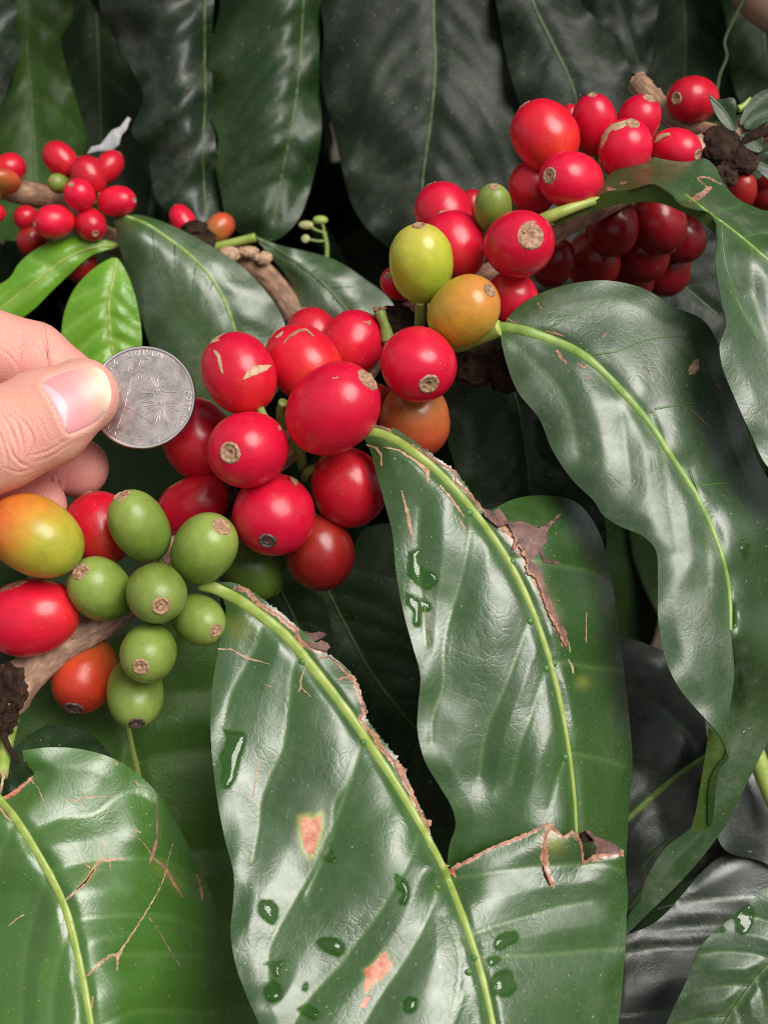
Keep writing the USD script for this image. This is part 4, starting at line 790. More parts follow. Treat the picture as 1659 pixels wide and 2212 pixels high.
# leaf D: the big leaf at the right, folded over at the bottom
D = leaf(main, 'big dark green leaf at the right whose lower edge curls over and twists down to a tip',
    [[(1078, 704, -66, 1), (1090, 770, -44), (1118, 845, -20), (1165, 905, 2), (1192, 970, 14), (1235, 1035, 26), (1285, 1085, 34), (1300, 1110, 36), (1335, 1135, 56), (1388, 1158, 66), (1416, 1188, 74), (1421, 1260, 92), (1422, 1340, 106), (1438, 1425, 116), (1468, 1488, 118), (1525, 1555, 106), (1556, 1592, 94), (1575, 1638, 80, 1), (1573, 1588, 72), (1578, 1522, 66), (1586, 1460, 60), (1579, 1365, 60), (1576, 1290, 56), (1566, 1220, 50, 0), (1540, 1145, 42), (1500, 1062, 32), (1450, 985, 20), (1400, 910, 16), (1330, 830, 6), (1260, 767, -10), (1180, 728, -34), (1120, 710, -52)],
     [(1086, 702, -62, 1), (1112, 668, -78), (1160, 636, -88), (1230, 613, -92), (1300, 605, -92), (1360, 613, -92), (1402, 628, -90), (1452, 660, -88), (1520, 692, -86), (1560, 760, -84), (1602, 890, -92), (1640, 1000, -100), (1760, 1200, -130), (1780, 1420, -160), (1690, 1540, -165), (1650, 1620, -170), (1600, 1720, -178), (1560, 1795, -184), (1480, 1895, -195), (1410, 1965, -205), (1352, 2022, -215, 1), (1356, 1985, -210), (1380, 1945, -202), (1400, 1890, -192), (1440, 1830, -184), (1495, 1785, -176), (1528, 1710, -168), (1530, 1620, -150), (1520, 1520, -120), (1530, 1420, -40), (1560, 1330, 14), (1572, 1240, 44), (1542, 1145, 42), (1502, 1062, 32), (1452, 985, 20), (1402, 910, 16), (1332, 830, 6), (1262, 767, -10), (1182, 728, -34), (1122, 710, -52)]],
    [(1078, 706, -64), (1120, 712, -52), (1180, 730, -34), (1260, 768, -10), (1330, 832, 6), (1400, 912, 16), (1450, 987, 20), (1500, 1064, 32), (1540, 1147, 42), (1567, 1230, 50), (1577, 1300, 56), (1578, 1362, 60)], 'dusty_leaf',
    veins=[ZD([(220, 470), (330, 540), (430, 640), (540, 760), (600, 900), (640, 1100)]), ZD([(760, 640), (830, 740), (870, 900), (895, 1080), (915, 1250)]), ZD([(1040, 890), (1080, 1050), (1110, 1250), (1140, 1450), (1170, 1640)]), ZD([(1240, 1180), (1290, 1350), (1330, 1550), (1340, 1800)])],
    extra=((1250, 900, 26), (1330, 1030, 48), (1450, 1180, 78), (1500, 1300, 84), (1500, 1430, 104), (1300, 690, -60), (1440, 790, -36), (1560, 1000, -60), (1660, 1300, -110)), mid_r=(16, 5), quilt=8, vein_r=1.5, wets=WET['D'], und=7, seed=11, h=8.0, wave=5)
for ln in ([(690, 570), (850, 545), (960, 500), (1080, 475), (1200, 465)], [(1050, 860), (1200, 835), (1400, 822)], [(1300, 1275), (1420, 1262), (1560, 1280)], [(400, 450), (560, 380), (720, 290), (900, 265)]):
    x = spline(ZD(ln), 6); tq = np.linspace(0, 1, len(x))
    obj(D.path, 'lateral_vein', tube(np.column_stack([x, D.depth(x[:, 0], x[:, 1], 1) + 0.4]), 2.4 * (1 - .6 * tq), 6, .6), 'vein_green')
UD = lambda u, v: np.interp(v, [1570, 1640, 1800], [40, 10, -95])
usd_ = Polygon(ZR([(605, 870), (650, 905), (690, 945), (697, 1000), (650, 1050), (612, 1110), (602, 1200), (615, 1300), (600, 1335), (520, 1335), (545, 1250), (570, 1100), (590, 980)]))
obj(D.path, 'curled_underside', drape(UD, usd_, 1.0, 2.5, 5.0), 'underside', label='paler underside showing where the leaf edge curls over')
obj(D.path, 'curled_edge', drape(lambda u, v: UD(u, v) + 6 + 0 * u, Polygon(spline(ZR([(690, 950), (697, 1000), (655, 1055), (640, 1110), (632, 1200), (618, 1300), (606, 1320), (600, 1200), (612, 1100), (640, 1040), (676, 995)]), 4, closed=True)).buffer(0), 1.0, 2.5, 4.0), 'front_leaf')
obj(D.path, 'curled_underside', drape(lambda u, v: np.interp(v, [1780, 2000], [-150, -196]), Polygon(ZR([(520, 1335), (480, 1338), (400, 1395), (320, 1470), (290, 1540), (292, 1660), (240, 1690), (300, 1600), (305, 1500), (350, 1430), (430, 1365), (520, 1345)])).buffer(2), 1.0, 2.5, 4.0), 'deep_leaf')
obj(main, 'petiole', tube(spline([(930, 735, -150), (985, 742, -130), (1030, 728, -95), (1082, 708, -62)], 5), np.linspace(20, 18, len(spline([(930, 735, -150), (985, 742, -130), (1030, 728, -95), (1082, 708, -62)], 5))), 12), 'petiole_green')
for pts in ([(455, 440, 6), (500, 448, 14), (560, 468, 6)], [(240, 365, 5), (300, 400, 6)], [(520, 545, 14), (545, 590, 18), (570, 612, 8)], [(510, 540, 5), (540, 560, 6)], [(630, 610, 10), (660, 640, 12), (680, 630, 5)], [(670, 700, 8), (710, 685, 8)], [(770, 470, 14), (780, 450, 5)], [(415, 285, 8), (440, 320, 6)], [(1250, 870, 4), (1340, 955, 5)], [(950, 610, 3), (1040, 660, 3)], [(1030, 1130, 5), (1032, 1190, 6)]):
    q = streak(ZD(pts)); k = 0 if D.polys[0].contains(q.centroid) else 1
    patch(D, 'scratch', q, 'withered_brown', 1.2, 0.8, h=2.5, k=k, seed=int(pts[0][1]))
patch(D, 'rough_spot', Polygon(ZD([(1235, 620), (1262, 595), (1285, 590), (1288, 640), (1262, 675), (1230, 672)])), 'scar_tan', 1.0, 2.2, k=1)
patch(D, 'orange_speck', Point(*ZD([(1398, 740)])[0]).buffer(4.5), 'rust', 1.5, 0.4, k=1, h=2)

# leaf E: upper right, folded over its own midrib
E = leaf(main, 'green leaf at the upper right folding over the shaded cherries, its edge curled',
    [[(1268, 440, -118, 1), (1300, 392, -150), (1345, 356, -175), (1390, 341, -190), (1403, 346, -190), (1412, 338, -192, 1), (1450, 346, -195), (1490, 348, -195), (1522, 341, -192), (1546, 360, -188), (1558, 385, -180), (1590, 425, -170), (1650, 455, -160), (1800, 520, -120), (1800, 1100, 60), (1662, 1012, 80), (1620, 932, 84), (1580, 842, 90), (1560, 790, 92), (1555, 742, 92), (1569, 700, 94), (1560, 655, 88), (1546, 570, 74), (1549, 520, 66), (1547, 482, 56), (1524, 456, 46), (1476, 444, 28), (1449, 417, 14), (1412, 396, 0), (1356, 410, -50), (1314, 413, -86)]],
    [(1480, 420, -60), (1530, 458, -40), (1580, 495, -24), (1640, 545, -6), (1720, 620, 6), (1800, 720, 12)], 'dusty_leaf', nveins=4, extra=((1600, 640, 24), (1650, 800, 44), (1640, 700, 34)), mid_r=(5, 4), quilt=11, und=7, seed=14, h=8.0, t0=0.15)
under = Polygon(spline(ZE([(610, 1185), (670, 1150), (740, 1100), (850, 1090), (1000, 1050), (1100, 1110), (1170, 1190), (1300, 1210), (1360, 1280), (1370, 1345), (1340, 1330), (1250, 1262), (1150, 1212), (1050, 1172), (900, 1162), (700, 1200), (560, 1250), (430, 1292), (410, 1262)]), 5, closed=True)).buffer(0)
obj(E.path, 'curled_underside', drape(lambda u, v: np.interp(u, [1180, 1270, 1410, 1550], [-112, -110, -30, 30]) - 0.6 * (v - 430), under, 0.0, 2.5, 6.0), 'underside', label='paler yellow green underside in shadow below the fold')
obj(main, 'petiole', tube(spline([(1120, 500, -200), (1165, 478, -130), (1210, 458, -106), (1275, 436, -112), (1350, 424, -104)], 5), np.linspace(17, 7, len(spline([(1120, 500, -200), (1165, 478, -130), (1210, 458, -106), (1275, 436, -112), (1350, 424, -104)], 5))), 12), 'petiole_green')
for pts in ([(1250, 1025, 8), (1300, 1070, 8), (1330, 1080, 16), (1290, 1110, 34), (1250, 1135, 34), (1210, 1155, 12)], [(1250, 1018, 6), (1320, 1022, 12), (1390, 1060, 6)], [(810, 1055, 16), (840, 1045, 12)], [(740, 1085, 22), (800, 1100, 10)]):
    patch(E, 'scratch', streak(ZE(pts)), 'withered_brown', 1.2, 1.0, h=3, seed=int(pts[0][0]))

# ------------------------------------------------------------------ the second branch, behind on the left
left = thing('fruiting_branch', 'blurred second fruiting branch behind the hand at the left, with two bright young leaves', 'coffee branch', P(0, 400, -950))
wood(left, 'wood', bark_tube(spline([(-160, 370, -900), (0, 402, -940), (60, 418, -950), (120, 432, -960), (200, 500, -980), (330, 545, -1000), (450, 545, -1010), (520, 565, -1000), (580, 600, -980), (640, 690, -960)], 8), 27, 18, 7), 'bark_tan')
obj(left, 'node', joined([lump(420, 500, -930, 30, 24, 26, 21, .5), lump(440, 520, -935, 24, 26, 22, 22, .5)]), 'bark_dark')
obj(left, 'dry_scale', joined([lump(495, 548, -930, 24, 16, 14, 31, .3), lump(535, 543, -935, 22, 12, 12, 32, .3), lump(570, 556, -935, 18, 14, 12, 33, .3)]), 'scar_tan')
bg('dull dark green leaf behind the coin', [(244, 470, -870, 1), (290, 462), (340, 474), (400, 500), (460, 533), (520, 573), (575, 630), (612, 690), (620, 760), (590, 860), (500, 920), (400, 880), (330, 760), (308, 695), (292, 640), (266, 562)], [(270, 466, -840), (312, 482, -830), (362, 514, -825), (420, 560, -820), (470, 622, -820), (500, 690, -825), (520, 780, -840)], 'dusty_leaf', -870, parent=left, nveins=6, mid_r=(6, 4), mid_mat='midrib_green', quilt=10, wave=6)
bg('dark pointed leaf behind the middle red cherries', [(548, 508, -960, 1), (600, 528), (660, 542), (722, 560), (785, 600), (845, 650), (870, 720), (760, 760), (660, 740), (640, 690), (626, 610), (582, 552)], [(552, 512, -940), (620, 552, -920), (660, 580, -915), (700, 615, -915), (745, 665, -920), (790, 720, -930)], 'dusty_leaf', -960, parent=left, nveins=5, mid_r=(5, 4), mid_mat='midrib_dull', quilt=10, wave=6)
obj(left, 'petiole', tube(spline([(455, 535, -960), (500, 525, -955), (552, 512, -945)], 5), 10, 8), 'midrib_yellow')
young = dict(parent=left, mid_r=(4, 2), mid_mat='midrib_yellow', vein_mat='midrib_green', vein_r=1.6, quilt=18, wave=3, groove=6, h=8, ang=60)
bg('bright lime young leaf pointing left above the finger', [(262, 528, -860), (215, 516), (160, 512), (102, 525), (60, 550), (38, 572), (20, 600), (-60, 650), (-60, 700), (40, 688), (72, 668), (110, 630), (150, 592), (200, 550)], [(262, 528, -860), (200, 534, -845), (140, 560, -840), (80, 605, -840), (-10, 675, -850)], 'young_leaf', -860, nveins=5, **young)
bg('bright lime young leaf hanging down behind the coin', [(250, 556, -840), (222, 566), (190, 590), (160, 625), (142, 665), (134, 705), (134, 770), (160, 850), (230, 900), (285, 850), (305, 760), (304, 700), (292, 640), (272, 585)], [(252, 558, -835), (244, 605, -820), (235, 650, -818), (238, 720, -820), (246, 790, -825), (240, 880, -840)], 'young_leaf', -840, nveins=6, **young)
wf = Polygon(ZL([(540, 945), (560, 905), (620, 890), (650, 850), (690, 800), (740, 780), (790, 715), (805, 730), (780, 800), (750, 830), (735, 890), (690, 925), (600, 930)]))
x = obj('/World', 'withered_flower', drape(lambda u, v: -1010 + 0.2 * (u - 230), wf, 0, 6, 5, dome=8), 'dry_white')
tag(stage.GetPrimAtPath(x), 'wispy white withered flower above the blurred left cherries', 'withered flower')
bud = thing('flower_bud', 'tiny pale yellow green sprout behind the middle leaf', 'flower bud', P(680, 490, -1050))
obj(bud, 'stem', tube(spline([(705, 570, -1060), (706, 530, -1055), (700, 500, -1050)], 4), 5, 8), 'stalk_green')
obj(bud, 'bud_stalk', joined([tube(spline([(700, 502, -1050), (682, 496, -1050), (666, 486, -1050)], 3), 3.0, 6), tube(spline([(700, 500, -1050), (698, 488, -1048), (692, 476, -1045)], 3), 3.0, 6), tube(spline([(704, 520, -1052), (684, 520, -1050), (662, 515, -1050)], 3), 3.0, 6)]), 'stalk_green')
obj(bud, 'bud', lump(662, 485, -1050, 16, 9, 9, 41, .2), 'bud_pale'); obj(bud, 'bud', lump(692, 474, -1045, 16, 9, 9, 42, .2), 'midrib_yellow'); obj(bud, 'bud', lump(660, 515, -1050, 9, 9, 8, 43, .2), 'bud_pale')

# ------------------------------------------------------------------ a twig with small leaves at the right edge
twig = thing('leafy_twig', 'short twig with small dark leaves at the right edge beside the lone cherry', 'twig', P(1640, 300, -400))
wood(twig, 'wood', bark_tube(spline([(1590, 330, -400), (1615, 300, -395), (1650, 285, -390), (1760, 250, -390)], 6), 12, 12, 9), 'bark_dark')
sm = dict(parent=twig, mid_r=(3, 1.5), quilt=5, wave=3, und=3, h=7, nveins=3, mid_mat='midrib_dull')
bg('small pointed dark leaf over the edge of the lone cherry', ZTR([(970, 960), (1010, 1010), (1120, 1010), (1230, 1000), (1255, 1080), (1250, 1240), (1260, 1340), (1170, 1320), (1050, 1180), (1000, 1060)]), ZTR([(985, 985), (1120, 1120), (1240, 1330)]), 'shaded_leaf', -385, **sm)
bg('small dark leaf above the twig at the right edge', ZTR([(1290, 1280), (1400, 1240), (1480, 1120), (1640, 1000), (1640, 900), (1500, 940), (1380, 1040)]), ZTR([(1300, 1280), (1450, 1080), (1640, 940)]), 'shaded_leaf', -400, **sm)
bg('broad small leaf crossing the twig at the right edge', ZTR([(1330, 1300), (1440, 1130), (1560, 1060), (1700, 1040), (1700, 1230), (1560, 1250), (1420, 1330)]), ZTR([(1350, 1300), (1520, 1170), (1690, 1130)]), 'shaded_leaf', -390, **sm)
bg('small grey green leaf under the twig at the right edge', ZTR([(1290, 1380), (1400, 1350), (1500, 1370), (1540, 1480), (1500, 1560), (1400, 1540), (1310, 1460)]), ZTR([(1300, 1390), (1420, 1440), (1510, 1540)]), 'shaded_leaf', -380, **sm)
bg('dark leaf hanging at the right edge above the folded leaf', ZTR([(1400, 1640), (1560, 1560), (1720, 1500), (1720, 1900), (1560, 1820)]), ZTR([(1420, 1650), (1560, 1700), (1700, 1800)]), 'dark_leaf', -395, **sm)
obj(twig, 'new_shoot', tube(spline(ZTR([(1270, 1120), (1330, 1080), (1400, 1000)]) and [(q[0], q[1], -392) for q in ZTR([(1270, 1120), (1330, 1080), (1400, 1000)])], 3), np.linspace(9, 3, len(spline([(q[0], q[1], -392) for q in ZTR([(1270, 1120), (1330, 1080), (1400, 1000)])], 3))), 8), 'midrib_yellow')
obj(twig, 'dry_scale', joined([lump(1592, 345, -385, 30, 26, 20, 51, .5), lump(1568, 372, -385, 26, 30, 20, 52, .5)]), 'bark_dark')

# ------------------------------------------------------------------ the cherries
G1, G2, G3, G4 = 'cherries of the central red cluster', 'cherries of the lower left cluster', 'cherries of the middle cluster', 'cherries of the upper right cluster'
G5, G6 = 'shaded cherries under the folded leaf', 'blurred cherries of the far left branch'
# centre u, v, depth, half length, half width, calyx (u, v, side: 1 = towards the lens), skin, label, group
CH = [
 (517, 807, 10, 92, 79, (474, 734, -1), 'cherry_red', 'red cherry right of the coin with a tan scab across its middle', G1),
 (657, 785, -40, 92, 77, (600, 728, -1), 'cherry_vermilion', 'red cherry with an orange lower end behind the big slanted cherry', G1),
 (762, 742, -70, 74, 66, (795, 690, -1), 'cherry_red', 'plain red cherry left of the green stub with the frayed tip', G1),
 (676, 725, -140, 62, 56, (660, 690, -1), 'cherry_crimson', 'half hidden red cherry peeping over the top of the central cluster', G1),
 (718, 884, 34, 112, 92, (796, 820, 1), 'cherry_red', 'big slanted red cherry at the heart of the central cluster, scar at its upper right', G1),
 (903, 785, 10, 88, 80, (926, 829, 1), 'cherry_red', 'round red cherry above the brownish orange one, scar facing down right', G1),
 (896, 908, -110, 84, 75, (900, 980, -1), 'cherry_brown_orange', 'brownish orange cherry hanging under a round red one', G1),
 (537, 971, 36, 97, 84, (497, 978, 1), 'cherry_red', 'red cherry with a large round tan scar facing out, right of the fingertips', G1),
 (592, 1110, 10, 92, 87, (578, 1168, 1), 'cherry_red', 'red cherry with a dark sunken navel at its lower end', G1),
 (752, 1052, -90, 88, 80, (780, 1120, -1), 'cherry_crimson', 'deep red cherry tucked against the torn leaf right of centre', G1),
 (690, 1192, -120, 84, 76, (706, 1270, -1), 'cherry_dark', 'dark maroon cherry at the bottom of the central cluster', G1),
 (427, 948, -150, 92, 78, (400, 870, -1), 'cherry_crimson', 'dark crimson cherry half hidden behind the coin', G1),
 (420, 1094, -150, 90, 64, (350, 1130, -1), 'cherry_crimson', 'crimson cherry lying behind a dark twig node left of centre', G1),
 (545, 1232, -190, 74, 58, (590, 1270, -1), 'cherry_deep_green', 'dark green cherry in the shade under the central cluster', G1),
 (812, 880, -190, 52, 46, (820, 930, -1), 'cherry_dark', 'sliver of a deep red cherry between two central cherries', G1),
 (77, 1158, 70, 110, 86, (-22, 1098, -1), 'cherry_turning', 'big half ripe cherry at the left edge, orange fading to green', G2),
 (216, 1142, -60, 82, 72, (190, 1070, -1), 'cherry_vermilion', 'red cherry behind the topmost green one, below the fingertips', G2),
 (302, 1137, 10, 82, 64, (264, 1073, 1), 'cherry_green', 'topmost green cherry of the lower left cluster', G2),
 (440, 1186, 20, 84, 71, (477, 1139, 1), 'cherry_green', 'plump green cherry touching the red one with the dark navel', G2),
 (217, 1273, 10, 78, 66, (176, 1236, 1), 'cherry_green', 'green cherry touching both red ones at the left, scar at its upper left', G2),
 (338, 1281, 64, 74, 66, (347, 1308, 1), 'cherry_green', 'green cherry in the middle of the green cluster, scar facing out', G2),
 (428, 1338, -10, 72, 55, (464, 1361, 1), 'cherry_green', 'small green cherry against the leaf stalk, dark scar at its right', G2),
 (321, 1410, 30, 70, 63, (305, 1439, 1), 'cherry_green', 'green cherry just above the lowest one, brown scar facing down', G2),
 (292, 1496, -20, 80, 62, (295, 1560, 1), 'cherry_green', 'lowest green cherry, its dark scar at the very bottom', G2),
 (68, 1333, 10, 104, 82, (-30, 1350, -1), 'cherry_red', 'red cherry at the left edge lying on the brown branch', G2),
 (183, 1455, -70, 90, 70, (160, 1530, 1), 'cherry_orange_red', 'orange red cherry hanging under the brown branch', G2),
 (910, 570, -50, 89, 68, (905, 489, 1), 'cherry_yellow_green', 'yellow green cherry above the orange one', G3),
 (1001, 672, -40, 88, 72, (1056, 628, 1), 'cherry_yellow', 'yellow orange cherry at the stalk of the big right leaf', G3),
 (958, 462, -160, 70, 62, (938, 414, -1), 'cherry_red', 'red cherry at the top left of the middle cluster', G3),
 (982, 530, -120, 76, 68, (960, 470, -1), 'cherry_red', 'red cherry behind the yellow green one', G3),
 (1065, 450, -110, 56, 42, (1067, 406, 1), 'cherry_green', 'small light green cherry among red ones in the middle cluster', G3),
 (1121, 527, -50, 86, 73, (1147, 510, 1), 'cherry_red', 'red cherry with a big ringed brown scar facing out', G3),
 (1106, 648, -150, 64, 58, (1120, 700, -1), 'cherry_red', 'red cherry behind the stalk end of the yellow orange one', G3),
 (862, 612, -170, 46, 36, (838, 594, 1), 'cherry_crimson', 'small red cherry half hidden left of the yellow green one', G3),
 (1020, 442, -220, 34, 30, (1020, 420, -1), 'cherry_crimson', 'bit of a red cherry behind the small light green one', G3),
 (1178, 292, -170, 80, 70, (1140, 240, -1), 'cherry_vermilion', 'large orange red cherry at the upper left of the top cluster', G4),
 (1284, 269, -240, 68, 48, (1279, 206, 1), 'cherry_red', 'tall narrow red cherry standing at the back of the top cluster', G4),
 (1378, 260, -280, 56, 48, (1402, 214, 1), 'cherry_red', 'red cherry in front of the tan twig in the top cluster', G4),
 (1350, 322, -210, 66, 58, (1366, 268, 1), 'cherry_red', 'red cherry with a grey scuffed top at the middle of the top cluster', G4),
 (1459, 322, -250, 58, 46, (1506, 336, 1), 'cherry_red', 'red cherry peeping over the folded leaf edge', G4),
 (1235, 388, -150, 76, 62, (1187, 377, 1), 'cherry_red', 'red cherry with a small ringed scar facing left, lowest of the bright top cluster', G4),
 (1152, 404, -260, 58, 52, (1150, 350, -1), 'cherry_crimson', 'shaded red cherry under the large orange red one', G4),
 (1232, 250, -340, 26, 22, (1230, 230, -1), 'cherry_crimson', 'tiny bit of red cherry between two top cherries', G4),
 (1498, 214, -480, 64, 50, (1462, 209, 1), 'cherry_crimson', 'lone dark red cherry above the dark node at the upper right', G4),
 (1492, 292, -520, 32, 18, (1465, 290, -1), 'cherry_crimson', 'flattened pinkish cherry below the lone dark red one', G4),
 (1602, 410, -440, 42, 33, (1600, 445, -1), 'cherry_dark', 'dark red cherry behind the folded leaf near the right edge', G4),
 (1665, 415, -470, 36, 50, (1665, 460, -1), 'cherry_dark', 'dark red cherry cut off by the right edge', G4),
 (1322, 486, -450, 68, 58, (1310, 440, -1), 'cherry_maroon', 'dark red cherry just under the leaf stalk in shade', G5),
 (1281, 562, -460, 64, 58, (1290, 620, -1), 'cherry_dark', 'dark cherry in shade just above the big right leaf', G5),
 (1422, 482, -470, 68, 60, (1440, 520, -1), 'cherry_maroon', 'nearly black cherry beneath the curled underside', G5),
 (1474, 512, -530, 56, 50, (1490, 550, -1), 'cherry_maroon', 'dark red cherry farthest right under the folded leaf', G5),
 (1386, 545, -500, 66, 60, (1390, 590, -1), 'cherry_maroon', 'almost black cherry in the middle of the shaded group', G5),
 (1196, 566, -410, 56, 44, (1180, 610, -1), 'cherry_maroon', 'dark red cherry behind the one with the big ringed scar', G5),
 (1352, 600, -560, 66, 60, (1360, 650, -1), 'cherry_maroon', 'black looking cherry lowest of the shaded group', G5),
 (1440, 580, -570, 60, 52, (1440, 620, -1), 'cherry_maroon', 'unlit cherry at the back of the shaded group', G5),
 (20, 362, -880, 36, 32, (52, 350, -1), 'cherry_crimson', 'red cherry above the twig at the left edge', G6),
 (131, 344, -900, 44, 33, (98, 312, -1), 'cherry_crimson', 'topmost left cherry of the blurred cluster', G6),
 (192, 379, -860, 44, 38, (170, 342, -1), 'cherry_crimson', 'red cherry at the centre of the blurred cluster', G6),
 (233, 361, -920, 42, 29, (262, 326, -1), 'cherry_crimson', 'red cherry right of the blurred centre, below the withered flower', G6),
 (127, 396, -850, 26, 22, (112, 390, 1), 'cherry_green', 'small blurred green cherry on the far left twig', G6),
 (172, 420, -810, 36, 33, (154, 399, 1), 'cherry_red', 'small red cherry beside the blurred green one', G6),
 (252, 434, -850, 44, 33, (290, 430, 1), 'cherry_red', 'rightmost red cherry of the blurred cluster', G6),
 (117, 478, -820, 45, 37, (76, 487, 1), 'cherry_red', 'bright red cherry above the lime young leaf', G6),
 (196, 484, -850, 40, 34, (206, 503, 1), 'cherry_crimson', 'red cherry with its pale scar facing down in the blurred cluster', G6),
 (56, 469, -900, 27, 26, (30, 475, 1), 'cherry_crimson', 'small dull red cherry left of the bright one in the blurred cluster', G6),
 (68, 518, -920, 33, 32, (60, 550, -1), 'cherry_dark', 'brownish red cherry in shade at the blurred left cluster', G6),
 (396, 478, -980, 40, 27, (380, 450, -1), 'cherry_red', 'red cherry beside the orange one behind the dull leaf', G6),
 (474, 491, -970, 36, 29, (500, 470, -1), 'cherry_brown_orange', 'blurred orange cherry at the end of the far branch', G6),
 (176, 574, -940, 38, 34, (160, 610, -1), 'cherry_dark', 'dark red cherry between the two lime young leaves', G6),
 (-4, 392, -820, 26, 50, (-4, 345, -1), 'cherry_brown_orange', 'brownish orange cherry cut off by the left edge', G6),
 (-10, 458, -860, 20, 22, (-10, 480, -1), 'cherry_red', 'sliver of red cherry at the left edge', G6),
]
pos = np.array([c[:3] for c in CH], float); rad = np.array([(c[3] + 2 * c[4]) / 3 for c in CH]); order = pos[:, 2].copy()
cap = {11: -112}
for _ in range(200):                       # cherries that overlap in sight stand one behind the other
    for i in range(len(CH)):
        for j in range(i):
            lat = np.hypot(*(pos[i, :2] - pos[j, :2])); need = 0.95 * (rad[i] + rad[j])
            if lat >= need: continue
            dz = math.sqrt(need ** 2 - lat ** 2) * 0.96
            sgn = 1 if (order[i], i) > (order[j], j) else -1
            lack = dz - sgn * (pos[i, 2] - pos[j, 2])
            if lack > 0:
                pos[i, 2] += sgn * lack * 0.15; pos[j, 2] -= sgn * lack * 0.35 if sgn > 0 else -lack * 0.15
                if sgn < 0: pos[i, 2] -= lack * 0.2
    for i, c in cap.items(): pos[i, 2] = min(pos[i, 2], c)

def lathe(prof, sides):
    """Rings of (r, z) around z; the first and last may be on the axis."""
    prof = np.asarray(prof, float); n = len(prof); a = np.arange(sides) * 2 * np.pi / sides
    v = np.stack([prof[:, :1] * np.cos(a), prof[:, :1] * np.sin(a), np.repeat(prof[:, 1:], sides, 1)], -1).reshape(-1, 3)
    i, j = np.meshgrid(np.arange(n - 1), np.arange(sides), indexing='ij')
    q = np.stack([i * sides + j, i * sides + (j + 1) % sides, (i + 1) * sides + (j + 1) % sides, (i + 1) * sides + j], -1).reshape(-1, 4)
    return v, np.vstack([q[:, [0, 1, 2]], q[:, [0, 2, 3]]])

